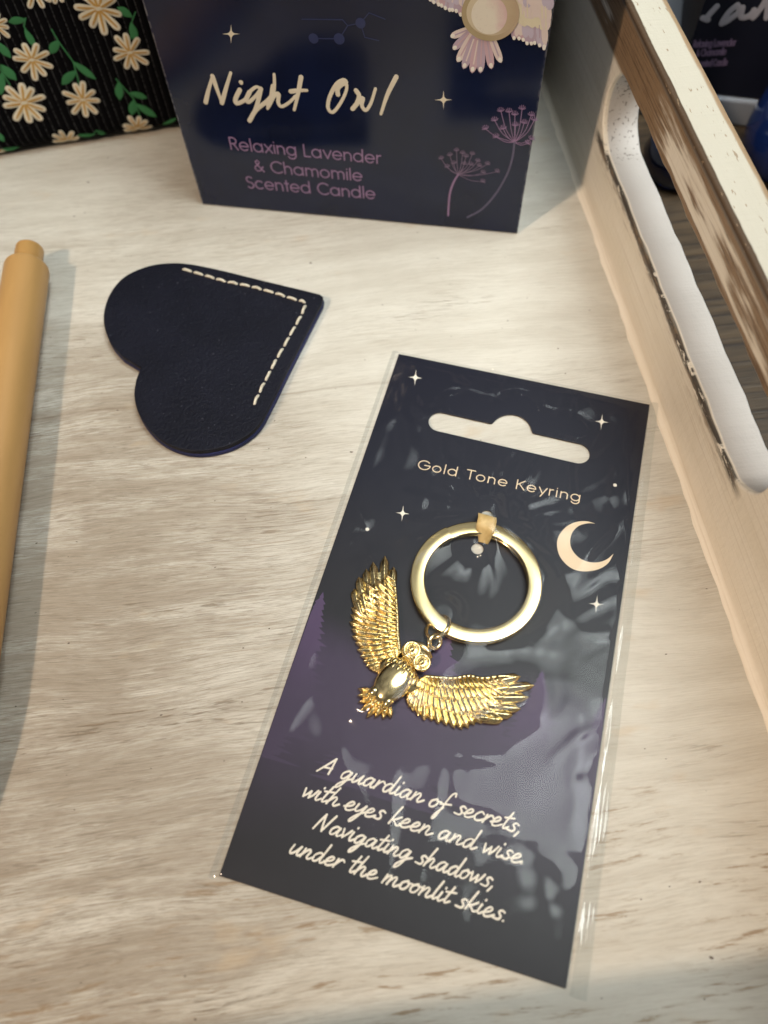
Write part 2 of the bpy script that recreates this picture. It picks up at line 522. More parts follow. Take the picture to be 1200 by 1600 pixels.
# ------------------------------------------------------------------ lettering: two pen alphabets
def arc(cx, cy, r, a0, a1, n=14):
    return [(cx + r * math.cos(math.radians(a0 + (a1 - a0) * i / n)), cy + r * math.sin(math.radians(a0 + (a1 - a0) * i / n))) for i in range(n + 1)]
CAP = 1.45
ring_ = arc(.5, .5, .5, 0, 360, 28)
SANS = {
 'G': (1.62, [arc(.75, .725, .725, 42, 360, 30), [(.80, .725), (1.475, .725)]]),
 'o': (1.2, [ring_]), 'l': (.28, [[(.06, 0), (.06, 1.5)]]),
 'd': (1.25, [ring_, [(1, 0), (1, 1.5)]]), 'a': (1.25, [ring_, [(1, 0), (1, 1)]]),
 'T': (1.05, [[(0, CAP), (1.0, CAP)], [(.5, CAP), (.5, 0)]]),
 'n': (1.05, [[(.04, 0), (.04, 1)], [(.04, .5)] + arc(.43, .59, .39, 180, 0, 14) + [(.82, 0)]]),
 'h': (1.05, [[(.04, 0), (.04, 1.5)], [(.04, .5)] + arc(.43, .59, .39, 180, 0, 14) + [(.82, 0)]]),
 'm': (1.62, [[(.04, 0), (.04, 1)], [(.04, .5)] + arc(.39, .64, .35, 180, 0, 12) + [(.74, 0)], [(.74, .5)] + arc(1.07, .64, .33, 180, 0, 12) + [(1.4, 0)]]),
 'e': (1.18, [[(.03, .5), (.99, .5)], arc(.5, .5, .5, 0, 318, 26)]),
 'c': (1.08, [arc(.5, .5, .5, 48, 312, 22)]),
 'K': (1.1, [[(.05, 0), (.05, CAP)], [(.92, CAP), (.09, .68)], [(.30, .88), (.98, 0)]]),
 'y': (1.0, [[(0, 1), (.46, .06)], [(.92, 1), (.26, -.45)]]),
 'r': (.62, [[(.05, 0), (.05, 1)], [(.05, .55)] + arc(.42, .6, .38, 170, 82, 8)]),
 'i': (.28, [[(.06, 0), (.06, 1)], [(.06, 1.34), (.065, 1.36)]]),
 'g': (1.25, [ring_, [(1, 1), (1, 0)] + arc(.52, .0, .48, 0, -150, 14)]),
 'x': (.95, [[(0, 0), (.82, 1)], [(0, 1), (.82, 0)]]),
 'v': (.98, [[(0, 1), (.44, 0)], [(.44, 0), (.88, 1)]]),
 't': (.58, [[(.22, 0), (.22, 1.36)], [(0, .98), (.46, .98)]]),
 'L': (.86, [[(.05, CAP), (.05, 0)], [(.05, 0), (.72, 0)]]),
 'R': (1.05, [[(.05, 0), (.05, CAP)], [(.05, CAP), (.42, CAP)] + arc(.42, 1.08, .37, 90, -90, 12) + [(.05, .71)], [(.42, .71), (.86, 0)]]),
 'C': (1.45, [arc(.75, .725, .725, 45, 315, 26)]),
 'S': (.98, [arc(.44, 1.09, .36, 35, 270, 16) + arc(.44, .36, .37, 90, -145, 16)]),
 '&': (1.22, [[(1.05, 0), (.62, .52), (.28, .98), (.22, 1.22), (.44, 1.45), (.66, 1.22), (.52, .95), (.12, .6), (.04, .33), (.28, .02), (.62, .08), (1.0, .62)]]),
 ' ': (.55, []),
}
bowl = [(.86, .86), (.5, 1.0), (.14, .6), (.18, .06), (.5, .1), (.86, .86)]
SCRIPT = {
 'a': (1.18, [bowl, [(.88, .92), (.80, .25), (.95, .0), (1.3, .32)]]),
 'c': (.95, [[(.8, .8), (.52, 1.), (.12, .55), (.22, .05), (.6, .04), (1.05, .36)]]),
 'd': (1.18, [bowl, [(1.0, 2.1), (.86, .9), (.80, .25), (.95, 0), (1.3, .32)]]),
 'e': (.92, [[(-.05, .3), (.5, .55), (.66, .88), (.42, 1.), (.12, .55), (.2, .05), (.55, .03), (1.0, .36)]]),
 'f': (.98, [[(1.05, 1.75), (.92, 2.1), (.62, 1.7), (.42, .3), (.25, -.9), (.05, -1.2), (.1, -.7), (.5, .25)], [(.1, .55), (1.05, .75)]]),
 'g': (1.15, [bowl, [(.88, .92), (.75, -.1), (.5, -.85), (.2, -1.15), (.22, -.75), (.7, -.1), (1.3, .32)]]),
 'h': (1.1, [[(.42, 2.1), (.2, 1.), (.05, .0)], [(.08, .3), (.48, .96), (.7, .8), (.62, .2), (.8, 0), (1.15, .32)]]),
 'i': (.55, [[(.22, 1.), (.13, .3), (.28, .0), (.62, .32)], [(.36, 1.48), (.38, 1.58)]]),
 'k': (1.0, [[(.42, 2.1), (.2, 1.), (.05, 0.)], [(.85, 1.02), (.45, .62), (.2, .5), (.5, .3), (.75, .02), (1.08, .2)]]),
 'l': (.5, [[(.42, 2.1), (.18, .6), (.26, .02), (.58, .32)]]),
 'm': (1.5, [[(.15, 1.), (.05, 0)], [(.08, .3), (.42, .96), (.58, .8), (.48, 0)], [(.52, .3), (.9, .96), (1.08, .8), (1.02, .2), (1.18, 0), (1.55, .32)]]),
 'n': (1.08, [[(.15, 1.), (.05, 0)], [(.08, .3), (.48, .96), (.7, .8), (.62, .2), (.8, 0), (1.2, .36)]]),
 'o': (.95, [[(.56, 1.), (.14, .62), (.18, .06), (.55, .08), (.76, .62), (.52, 1.), (.62, .8), (1.05, .8)]]),
 'r': (.78, [[(.15, 1.), (.05, 0)], [(.08, .3), (.4, .92), (.62, 1.), (.78, .82)]]),
 's': (.85, [[(.82, .88), (.55, 1.02), (.34, .78), (.62, .4), (.52, .05), (.02, .1)]]),
 't': (.65, [[(.5, 1.9), (.24, .5), (.3, .02), (.68, .3)], [(.0, 1.18), (.85, 1.34)]]),
 'u': (1.12, [[(.14, 1.), (.08, .3), (.25, .0), (.6, .4), (.86, 1.)], [(.86, .95), (.76, .2), (.92, 0), (1.25, .32)]]),
 'v': (.85, [[(.05, 1.), (.28, .04)], [(.28, .04), (.6, .6), (.82, 1.05)]]),
 'w': (1.22, [[(.05, 1.), (.22, .04)], [(.22, .04), (.5, .5), (.66, .85)], [(.66, .85), (.72, .04)], [(.72, .04), (1.0, .5), (1.2, 1.1)]]),
 'y': (.98, [[(.14, 1.), (.08, .4), (.25, .15), (.6, .45), (.88, 1.)], [(.88, .95), (.65, -.2), (.25, -1.1), (.12, -.9), (.5, -.2), (1.05, .32)]]),
 'A': (1.5, [[(-.1, -.05), (.5, 1.1), (.92, 1.95)], [(.92, 1.95), (1.0, 1.), (1.05, 0)], [(.22, .62), (1.1, .72)]]),
 'N': (1.55, [[(.0, 0), (.2, 1.), (.42, 1.9)], [(.42, 1.9), (.62, .9), (.86, .02)], [(.86, .02), (1.1, 1.), (1.38, 2.05)]]),
 ',': (.45, [[(.2, .16), (.02, -.4)]]), '.': (.4, [[(.12, .06), (.15, .08)]]), ' ': (.62, []),
}
def write(mb, text, font, p0, p1, hx, nrm, r, shear=0.0, track=0.0, soft=True, flat=0.07, mi=0, wob=0.0, up=None):
    """letters along the baseline p0 -> p1 (mm), x-height hx, drawn as ink strokes on a plane of normal nrm"""
    p0, p1, nrm = V(p0), V(p1), V(nrm).normalized()
    ux = (p1 - p0).normalized(); uy = nrm.cross(ux) if up is None else V(up)
    total = sum(font[c][0] + track for c in text) - track
    sx = (p1 - p0).length / total
    cx = 0.0
    for c in text:
        adv, strokes = font[c]
        j = [random.uniform(-wob, wob) for _ in range(3)]
        for st in strokes:
            pts = [p0 + ux * ((cx + a + j[0] * .6) * sx + shear * b * hx) + uy * ((b * (1 + j[2]) + j[1]) * hx) for (a, b) in st]
            if soft and len(pts) > 2: pts = smooth_line(pts, 6)
            if soft and len(pts) > 4:
                n = len(pts); rr = [r * (0.86 + 0.28 * abs(math.sin(2.1 * i / n + cx))) for i in range(n)]
            else:
                rr = r
            inkstroke(mb, pts, rr, nrm, flat, mi)
        cx += adv + track

def poly(mb, pts, mi=0):
    mb.add(pts, [tuple(range(len(pts)))], mi, False)
def star_px(mb, f, cx, cy, rx, ry, mi=0, k=0.17, rot=0.0):
    """four-pointed star given in photo pixels, f maps a pixel to the printed surface"""
    pts = []
    for i in range(4):
        a0 = math.pi / 2 * i
        tip = (math.cos(a0) * rx, math.sin(a0) * ry)
        a1 = a0 + math.pi / 2
        tip2 = (math.cos(a1) * rx, math.sin(a1) * ry)
        for t in (0, .3, .5, .7):
            q = ((1 - t) ** 2 * tip[0] + t * t * tip2[0], (1 - t) ** 2 * tip[1] + t * t * tip2[1])
            q = (q[0] * (1 if t == 0 else .75) , q[1] * (1 if t == 0 else .75))
            x, y = q
            pts.append(f(cx + x * math.cos(rot) - y * math.sin(rot), cy + x * math.sin(rot) + y * math.cos(rot)))
    poly(mb, pts[::-1], mi)

# ------------------------------------------------------------------ the candle box
BL, BR = at(317, 320), at(808, 366)
bu = (BR - BL).normalized(); bw = (BR - BL).length
bn = bu.cross(V((0, 0, 1)))                  # outward normal of the front face
bh = 104.0
def carton(mb, p, u, n, w, d, h, bev=0.5):
    vs, fs = slab([[(0, 0), (w, 0), (w, d), (0, d)]], h, bev, 2)
    mb.add([V(p) + u * a - n * b + V((0, 0, c + h / 2)) for (a, b, c) in vs], fs, 0, False)
def mat_carton(name, col, rough=0.16, worn=False):
    m = M(name, col, rough, spec=0.42)
    x, y, z = m.xyz()
    n = m.noise(x * 0.05, y * 0.05, z * 0.05, detail=2)
    c = m.mix(n.ss(0.35, 0.65), col, tuple(q * 1.35 for q in col))
    if worn:                                                     # pale scuffed folds
        u = x * bu.x + y * bu.y
        w = m.noise(x * 0.4, y * 0.4, z * 0.5, detail=3)
        ed = u.ss(0.55, 0.10).max(u.ss(bw - 0.55, bw - 0.10)).max(z.ss(0.5, 0.1))
        c = m.mix(ed * w.ss(0.38, 0.62) * 0.8, c, (0.16, 0.16, 0.18))
    m.set('Base Color', c)
    f = m.noise(x * 0.02, y * 0.02, z * 0.03, detail=1)
    m.bump(f, 0.9, 0.5)
    return m.m
NAVY = mat_carton('glossy_navy_card', (0.0050, 0.0085, 0.022), 0.14)
candle = thing('candle_box', 'glossy navy candle box with white script Night Owl and an owl print', 'box', tuple(BL))
mb = MB(); carton(mb, BL, bu, bn, bw, 88.0, bh)
mb.build('carton', mat_carton('worn_glossy_navy_card', (0.0036, 0.0072, 0.029), 0.14, True), candle)
def fr(lift=0.05):
    p0 = BL + bn * lift
    return lambda px, py: on_plane(px, py, p0, bn)
f1 = fr(0.05)
I_CREAM = ink('cream_ink', (0.72, 0.66, 0.54)); I_LILAC = ink('lilac_ink', (0.27, 0.165, 0.31)); I_LILAC_DIM = ink('dusky_lilac_ink', (0.16, 0.11, 0.19))
# brush lettering traced stroke by stroke
mb = MB()
def nz(x, y): return f1(320 + x / 3.75, 80 + y / 3.75)
for st in ([(5, 300), (20, 235), (45, 146)], [(45, 146), (72, 225), (100, 304)], [(100, 304), (125, 215), (152, 126)],
           [(205, 226), (180, 280), (188, 306), (235, 285), (262, 240), (300, 210), (326, 218)], [(212, 183), (213, 186)],
           [(262, 240), (244, 282), (258, 298), (298, 262), (328, 220)], [(328, 220), (310, 300), (290, 352), (262, 408)],
           [(262, 408), (300, 345), (365, 292), (400, 245), (408, 190), (406, 136)], [(400, 205), (388, 270), (368, 336)],
           [(372, 322), (405, 262), (432, 252), (430, 300), (450, 324), (495, 300), (532, 262)],
           [(564, 152), (546, 250), (524, 344)], [(504, 236), (550, 230), (598, 230)],
           [(780, 254), (778, 222), (800, 196), (826, 186), (812, 170), (770, 196), (732, 268), (722, 330), (748, 358), (786, 318), (822, 250), (832, 200), (812, 170)],
           [(886, 230), (904, 262), (888, 305), (866, 338)], [(866, 338), (905, 292), (926, 276), (920, 318), (944, 346), (974, 302), (1000, 220)],
           [(1122, 150), (1070, 255), (1032, 368)]):
    pts = smooth_line([nz(*p) for p in st], 7)
    n = len(pts)
    inkstroke(mb, pts, [0.52 * (0.9 + 0.2 * math.sin(1.5 + 3 * i / n)) for i in range(n)], bn, 0.06)
mb.build('script_lettering', I_CREAM, candle)
mb = MB()
up = V((0, 0, 1))
for tx, a, b, c in (('Relaxing Lavender', (361, 233), (597, 256), (359, 215)), ('& Chamomile', (399, 267), (568, 283), (398, 250)), ('Scented Candle', (387, 293), (588, 311), (385, 276))):
    p0, p1 = f1(*a), f1(*b)
    hx = (f1(*c) - p0).length / CAP
    write(mb, tx, SANS, p0, p1, hx, bn, 0.20, track=0.09, soft=False, flat=0.08)
mb.build('small_lettering', I_LILAC, candle)
mb = MB()
for (x, y) in ((361, 53), (693, 156)):
    mb = MB(); star_px(mb, f1, x, y, 14, 15); mb.build('printed_star', I_CREAM, candle)
# faint constellation
mb = MB()
cz = lambda x, y: f1(230 + x / 3.0, y / 3.0)
for st in ([(725, 90), (915, 92), (940, 120), (1000, 108), (1040, 60), (1115, 90)], [(1000, 108), (1020, 175), (1085, 190)], [(780, 180), (900, 182), (940, 120)]):
    for a, b in zip(st, st[1:]): inkstroke(mb, [cz(*a), cz(*b)], 0.12, bn, 0.1)
for (x, y, r) in ((780, 180, 20), (900, 182, 22), (1000, 108, 20)):
    c = f1(230 + x / 3.0, y / 3.0) + bn * 0.02
    poly(mb, [c + (bu * math.cos(a) + up * math.sin(a)) * (r / 3 * 0.17) for a in [2 * math.pi * i / 20 for i in range(20)]])
mb.build('printed_constellation', ink('faint_blue_ink', (0.026, 0.036, 0.110), 0.25), candle)
# two umbel flowers
mb = MB()
uz = lambda x, y: f1(680 + x / 6.667, 140 + y / 6.667)
def umbel(stem, hub, rays, mi_s, mi_r, sz):
    pts = smooth_line([uz(*p) for p in stem], 8)
    inkstroke(mb, pts, 0.26, bn, 0.08, mi_s)
    for (x, y) in rays:
        dx, dy = x - hub[0], y - hub[1]
        mid = (hub[0] + dx * 0.62, hub[1] + dy * 0.42) if dy < -60 else (hub[0] + dx * 0.5, hub[1] + dy * 0.5 + 22)
        inkstroke(mb, smooth_line([uz(*hub), uz(*mid), uz(x, y)], 6), 0.085, bn, 0.1, mi_r)
        ang = math.atan2(-dy, dx) * 0.45 + math.pi / 2 * 0.55
        for k in (-1.15, -.65, -.2, .2, .65, 1.15):
            a = ang + k
            L = sz * (1 - .12 * abs(k))
            inkstroke(mb, smooth_line([uz(x, y), uz(x + L * .7 * math.cos(a + k * .35), y - L * .5 * math.sin(a + .1 * k)), uz(x + L * math.cos(a), y - L * math.sin(a))], 3), 0.075, bn, 0.1, mi_r)
umbel([(240, 885), (190, 970), (150, 1100), (135, 1312)], (240, 885), [(65, 722), (155, 688), (222, 640), (285, 668), (320, 702), (385, 676), (440, 748), (540, 778), (640, 856), (490, 960), (495, 868), (455, 798), (130, 808), (195, 772), (300, 780), (370, 786)], 0, 1, 36)
umbel([(826, 552), (802, 720), (740, 900), (620, 1100), (480, 1250), (335, 1330)], (826, 550), [(528, 412), (622, 325), (685, 228), (770, 236), (830, 266), (905, 206), (1000, 272), (1030, 322), (925, 352), (835, 378), (710, 412), (640, 496), (1000, 518), (960, 562)], 2, 0, 46)
mb.build('printed_umbel_flowers', [I_LILAC, I_LILAC_DIM, ink('slate_lilac_ink', (0.10, 0.09, 0.16))], candle)
# painted owl: only its belly, tail and wing tips come into view
mb = MB()
def oz(x, y, l=0.05):
    return on_plane(640 + x / 5.0, y / 5.0, BL + bn * l, bn)
def blob(cx, cy, rx, ry, l, mi, n=48, a0=0, a1=360):
    poly(mb, [oz(cx + rx * math.cos(math.radians(a0 + (a1 - a0) * i / n)), cy - ry * math.sin(math.radians(a0 + (a1 - a0) * i / n)), l) for i in range(n)], mi)
def plume(x0, y0, x1, y1, w, l, mi, mi2=None):
    d = V((x1 - x0, y1 - y0)); L = d.length; d /= L; s = V((-d.y, d.x))
    out = []
    for t, q in ((0, .5), (.25, .8), (.5, .97), (.75, 1.0), (.88, .85), (.96, .5), (1, 0), (.96, -.5), (.88, -.85), (.75, -1), (.5, -.97), (.25, -.8), (0, -.5)):
        p = V((x0, y0)) + d * (L * t) + s * (w * q); out.append(oz(p.x, p.y, l))
    poly(mb, out, mi)
    if mi2 is not None:
        inkstroke(mb, [oz(x0 + d.x * L * .3, y0 + d.y * L * .3, l + .02), oz(x0 + d.x * L * .8, y0 + d.y * L * .8, l + .02)], 0.16, bn, 0.1, mi2)
        p = V((x0, y0)) + d * (L * .90); e1 = oz(p.x, p.y, l + .02); p = V((x0, y0)) + d * (L * .93)
        inkstroke(mb, [e1, oz(p.x, p.y, l + .02)], 0.42, bn, 0.08, 8)
lay = 0.05
for i, (x, y) in enumerate(((320, 288), (338, 388), (372, 486), (420, 540), (487, 572), (553, 572), (640, 540), (716, 492))):
    plume(560 + (x - 520) * .25, 210, x, y, 34 - abs(i - 3.5) * 1.2, lay + 0.012 * i, (2, 3, 2, 3, 4, 3, 4, 2)[i], (3, 4, 4, 2, 2, 4, 3, 3)[i])
def wing_row(n, xa, xb, y0, ya, yb, w, l, mis, tipmi, lean):
    for i in range(n):
        q = i / (n - 1)
        x = xa + (xb - xa) * q + random.uniform(-5, 5)
        y = ya + (yb - ya) * q + random.uniform(-16, 14)
        xm = 1138 - (y / 380.0) * 62 - w * .9                    # stop at the fold of the carton
        x = min(x, xm)
        plume(x - lean + random.uniform(-4, 4), y0, x, y, w * random.uniform(.85, 1.2), l + 0.010 * (i % 4), random.choice(mis), None)
        if random.random() < .6:
            inkstroke(mb, [oz(x - lean * .4, y0 + (y - y0) * .55, l + .05), oz(x - lean * .1, y - 14, l + .05)], 0.13, bn, 0.1, random.choice(mis))
        if tipmi is not None:
            inkstroke(mb, [oz(x - 2, y - 16, l + .05), oz(x, y - 9, l + .05)], 0.34, bn, 0.08, tipmi)
wing_row(10, 165, 425, -95, 20, 132, 27, lay, (3, 3, 4, 2, 9), 8, -18)
wing_row(8, 200, 440, -110, -20, 60, 30, lay + .06, (2, 0, 9), None, -18)
wing_row(9, 820, 1080, 90, 318, 386, 25, lay, (3, 9, 3, 4), 8, 8)
wing_row(8, 835, 1090, 60, 280, 340, 25, lay + .05, (9, 3, 2), None, 8)
wing_row(8, 862, 1100, -60, 196, 240, 34, lay + .10, (0, 0, 2), None, 12)
wing_row(7, 880, 1110, -80, 130, 170, 34, lay + .14, (0, 2), None, 12)
wing_row(7, 880, 1120, -120, 48, 78, 34, lay + .18, (2, 9, 2), None, 14)
blob(632, 105, 226, 216, lay + 0.26, 1)
blob(640, 100, 196, 178, lay + 0.28, 6)
blob(622, 118, 140, 150, lay + 0.30, 5)
if 0: poly(mb, [oz(x, y, lay + 0.26) for (x, y) in ((650, -40), (890, -60), (880, 40), (800, 120), (745, 215), (700, 235), (715, 150), (690, 60))], 7)
def soft_paint(name, a, b, k0, k1, dirn):
    m = M(name, a, 0.45, spec=0.4)
    x, y, z = m.xyz()
    u = x * (bu.x * dirn[0]) + y * (bu.y * dirn[0]) + z * dirn[1]
    n = m.noise(x * 0.22, y * 0.22, z * 0.22, detail=4)
    g = m.noise(x * 1.5, y * 1.5, z * 1.5, detail=2)
    c = m.mix((u + (n - 0.5) * 9.0).ss(k0, k1), a, b)
    m.set('Base Color', m.mix(g.ss(0.55, 0.75) * 0.25, c, tuple(q * 0.7 for q in a)))
    return m.m
bel = oz(640, 100) - BL; bel_u = bel.dot(bu)
mb.build('printed_owl', [ink('pale_cream_paint', (0.72, 0.66, 0.50)), soft_paint('tan_paint', (0.40, 0.32, 0.19), (0.47, 0.36, 0.25), bel_u - 3, bel_u + 6, (1, 0.0)), ink('blush_white_paint', (0.70, 0.60, 0.58)),
                         ink('mauve_paint', (0.46, 0.36, 0.46)), ink('rose_paint', (0.55, 0.38, 0.44)), soft_paint('belly_paint', (0.74, 0.69, 0.60), (0.62, 0.38, 0.42), bel_u + bel.z * 0.25 - 1.5, bel_u + bel.z * 0.25 + 5.0, (1, 0.25)),
                         soft_paint('sand_paint', (0.60, 0.52, 0.38), (0.47, 0.36, 0.24), bel_u - 3, bel_u + 6, (1, 0.0)), ink('pink_paint', (0.62, 0.40, 0.42)), ink('white_tip_paint', (0.80, 0.77, 0.72)), ink('lavender_paint', (0.52, 0.46, 0.58))], candle)

# ------------------------------------------------------------------ daisy pouch
def mat_cord():
    m = M('black_corduroy', rough=0.95, spec=0.05, sheen=0.0)
    x, y, z = m.xyz()
    n = m.noise(x * 0.2, y * 0.2, z * 0.5, detail=2)
    ph = ((x + (n - 0.5) * 0.25) / 2.15)
    fr_ = ph._op('FRACT')
    tri = (fr_ - 0.5).abs() * 2.0                               # 1 in the groove between two ribs
    fz = m.noise(x * 3.0, y * 3.0, z * 1.6, detail=3)
    line = tri.ss(0.80, 0.97) * fz.ss(0.36, 0.62)
    m.set('Base Color', m.mix(line, (0.0035, 0.0035, 0.0045), (0.075, 0.075, 0.078)))
    m.bump(tri.inv().pow(0.6) + fz * 0.35, 0.5, 0.8)
    return m.m
pa, pb = at(0, 245), at(272, 200)
pu = (pb - pa); pu.z = 0; pu.normalize()
pn = pu.cross(V((0, 0, 1)))
P_ORG = pa + pn * 2.4                                           # front plane of the pouch
PR = 7.0
pouch = thing('daisy_pouch', 'black corduroy pouch with cream daisies and green leaves behind the candle box', 'pouch', tuple(pa))
mb = MB()
def pouch_pt(u, v, lift=0.0):
    """u along the front, v up the cloth from the floor contact (bends round the bottom edge)"""
    L = PR * math.pi / 2
    if v < L:
        a = v / PR
        dep = PR - (PR + lift) * math.sin(a); zz = PR - (PR + lift) * math.cos(a)
    else:
        dep = -lift; zz = PR + (v - L)
    bow = 0.9 * math.sin(u * 0.06 + 1.0)
    lean = 0.02 * max(zz, 0)
    return P_ORG + pu * u - pn * (dep + lean + bow * 0.4) + V((0, 0, zz + 0.03))
UL, UR, DEP, HT = -110.0, 70.5, 34.0, 110.0
prof = [(PR - PR * math.sin(a), PR - PR * math.cos(a)) for a in [math.pi / 2 * i / 8 for i in range(9)]]
prof += [(0, 25), (0, 60), (0, 90)] + [(8 - 8 * math.cos(a), HT - 8 + 8 * math.sin(a)) for a in [math.pi / 2 * i / 6 for i in range(7)]]
prof += [(DEP - 8 + 8 * math.sin(a), HT - 8 + 8 * math.cos(a)) for a in [math.pi / 2 * i / 6 for i in range(7)]]
prof += [(DEP - PR + PR * math.cos(a), PR - PR * math.sin(a)) for a in [math.pi / 2 * i / 6 for i in range(7)]]
us = [UL, UL + .6, UL + 2, UL + 5] + list(np.linspace(UL + 10, UR - 10, 40)) + [UR - 5, UR - 2, UR - .6, UR]
sc = [.86, .93, .975, .995] + [1] * 40 + [.995, .975, .93, .86]
vs, fs = [], []
K = len(prof)
for u, q in zip(us, sc):
    bow = 0.9 * math.sin(u * 0.06 + 1.0) * 0.4
    for (d, z) in prof:
        dd = DEP / 2 + (d - DEP / 2) * q; zz = HT / 2 + (z - HT / 2) * (q if q == 1 else (1 + q) / 2)
        if z < 0.5: zz = z
        vs.append(P_ORG + pu * u - pn * (dd + 0.02 * z + bow) + V((0, 0, zz + 0.03)))
for i in range(len(us) - 1):
    for j in range(K):
        fs.append((i * K + j, (i + 1) * K + j, (i + 1) * K + (j + 1) % K, i * K + (j + 1) % K))
fs.append(tuple(range(K))); fs.append(tuple((len(us) - 1) * K + j for j in range(K))[::-1])
mb.add(vs, fs, 0, True)
body = mb.build('cloth_body', mat_cord(), pouch)
# align the cloth's ribs with the front by rotating the data, not the look
ang = math.atan2(pu.y, pu.x)
body.data.transform(Matrix.Rotation(-ang, 4, 'Z')); body.rotation_euler = (0, 0, ang)
def pouch_uv(px, py):
    p = on_plane(px, py, P_ORG, pn)
    u = (p - P_ORG).dot(pu); z = p.z
    L = PR * math.pi / 2
    v = z + L - PR if z > PR else max(1.0, L * (0.25 + 0.75 * max(z, 0) / PR))
    return u, v
def on_cloth(u, v, l): return pouch_pt(u, v, l)
mb = MB()
def cloth_stroke(pts, r, l, mi, flat=0.12):
    P = [on_cloth(u, v, l) for (u, v) in pts]
    inkstroke(mb, P, r, pn + V((0, 0, -0.15)), flat * .6, mi)
def daisy(px, py, rpx, n, rot):
    u, v = pouch_uv(px, py)
    R = rpx * 0.172
    for k in range(n):
        a = rot + 2 * math.pi * k / n + random.uniform(-.12, .12)
        L = R * random.uniform(.82, 1.08)
        pts = [(u + t * L * math.cos(a), v + t * L * math.sin(a)) for t in (0.08, .25, .45, .65, .82, .93)]
        cloth_stroke(pts, [R * w for w in (.10, .13, .155, .175, .185, .17)], 0.10 + 0.01 * (k % 3), 0)
        pts = [(u + t * L * math.cos(a), v + t * L * math.sin(a)) for t in (0.02, .3, .6, .92)]
        cloth_stroke(pts, [R * w for w in (.045, .06, .055, .035)], 0.20 + 0.01 * (k % 3), 1)
    cloth_stroke([(u - R * .05, v), (u + R * .05, v)], R * .12, 0.24, 0)
def zpx(x, y): return (x / 3.75, y / 3.75)
def leafy(stem, leaves):
    for a, b in zip(stem, stem[1:]):
        cloth_stroke([pouch_uv(*zpx(*a)), pouch_uv(*zpx(*b))], 0.17, 0.06, 2)
    for (x0, y0, x1, y1, w) in leaves:
        a, b = pouch_uv(*zpx(x0, y0)), pouch_uv(*zpx(x1, y1))
        pts = [(a[0] + (b[0] - a[0]) * t, a[1] + (b[1] - a[1]) * t) for t in (0, .15, .35, .55, .75, .9, 1)]
        cloth_stroke(pts, [w * q * 0.046 for q in (.25, .6, .92, 1, .85, .5, .2)], 0.12, 2)
for (x, y, r, n, rot) in ((188, 362, 108, 9, .2), (143, 612, 132, 10, .1), (487, 590, 108, 9, .4), (762, 312, 106, 9, .7), (580, 60, 128, 10, .3), (390, 832, 88, 9, .2),
                          (805, 748, 98, 9, .5), (200, -40, 90, 8, .1), (-30, 160, 80, 9, .3), (-60, 920, 90, 9, .3), (330, -60, 80, 9, .0)):
    daisy(x / 3.75, y / 3.75, r / 3.75, n, rot)
leafy([(150, 118), (140, 165), (205, 285)], [(145, 125, 55, 140, 24), (148, 185, 205, 285, 20)])
leafy([(302, 182), (345, 255), (430, 370), (465, 500)], [(338, 250, 300, 318, 28), (432, 372, 558, 465, 24), (438, 425, 368, 498, 30)])
leafy([(795, 75), (770, 140), (765, 235)], [(770, 100, 692, 50, 26), (770, 140, 795, 242, 24)])
leafy([(680, 465), (720, 510), (780, 575), (820, 680)], [(695, 490, 702, 582, 26), (765, 545, 858, 572, 24), (785, 590, 772, 670, 28), (800, 612, 912, 678, 26)])
leafy([(-40, 330), (10, 430), (60, 510)], [(-20, 260, 60, 345, 26), (10, 395, 92, 475, 30), (10, 440, 5, 560, 24)])
leafy([(1025, 690), (960, 735)], [(1030, 690, 955, 738, 14)])
leafy([(565, 765), (545, 800), (455, 800)], [(550, 800, 460, 800, 18), (570, 768, 615, 808, 20)])
leafy([(105, 880), (60, 900)], [(100, 885, 10, 890, 18), (-20, 780, 20, 830, 20)])
mb.build('flower_print', [ink('cream_flock', (0.78, 0.72, 0.58), 0.9, 0.1), ink('ochre_flock', (0.60, 0.36, 0.11), 0.9, 0.1), ink('leaf_green_flock', (0.055, 0.215, 0.085), 0.9, 0.1)], pouch)

# ------------------------------------------------------------------ heart bookmark
def mat_leather(name, col, col2):
    m = M(name, col, 0.55, spec=0.22)
    x, y, z = m.xyz()
    n = m.noise(x * 2.2, y * 2.2, z * 2.2, detail=3)
    lo = m.noise(x * 0.06, y * 0.06, 0.0, detail=3)
    sp = m.noise(x * 1.4, y * 1.4, 9.0, detail=0)
    c = m.mix(lo.ss(0.35, 0.65), col, col2)
    c = m.mix(sp.ss(0.80, 0.83) * 0.4, c, (0.10, 0.10, 0.13))
    m.set('Base Color', c)
    m.set('Roughness', n * 0.25 + 0.42)
    m.bump(n + m.noise(x * 0.9, y * 0.9, 3.0, detail=2) * 0.8, 0.22, 0.9)
    return m.m
LEATHER = mat_leather('navy_leather', (0.0032, 0.0036, 0.0095), (0.0050, 0.0055, 0.0130))
SUEDE = mat_leather('raw_blue_leather_edge', (0.012, 0.016, 0.065), (0.022, 0.026, 0.10))
HT_PX = [(219.6, 574), (190, 556), (171, 533), (161.5, 500), (168, 466), (188, 437), (215, 421), (248, 412), (288, 411), (342, 421), (405, 436.5), (472, 452.5), (500, 459.5), (504.5, 463), (503, 471),
         (478, 520), (450, 575), (423, 630), (402, 666), (370, 690), (333, 702), (297, 704), (261, 693), (234, 672), (216, 645), (209.5, 618), (212, 594)]
ZH = 2.9
hp = [at(x, y, ZH) for (x, y) in HT_PX]
hc = sum(hp, V((0, 0, 0))) / len(hp)
raw = smooth_line([p for p in hp[1:13]], 5) + [hp[13]] + smooth_line([p for p in hp[14:]], 5) + [hp[0]]
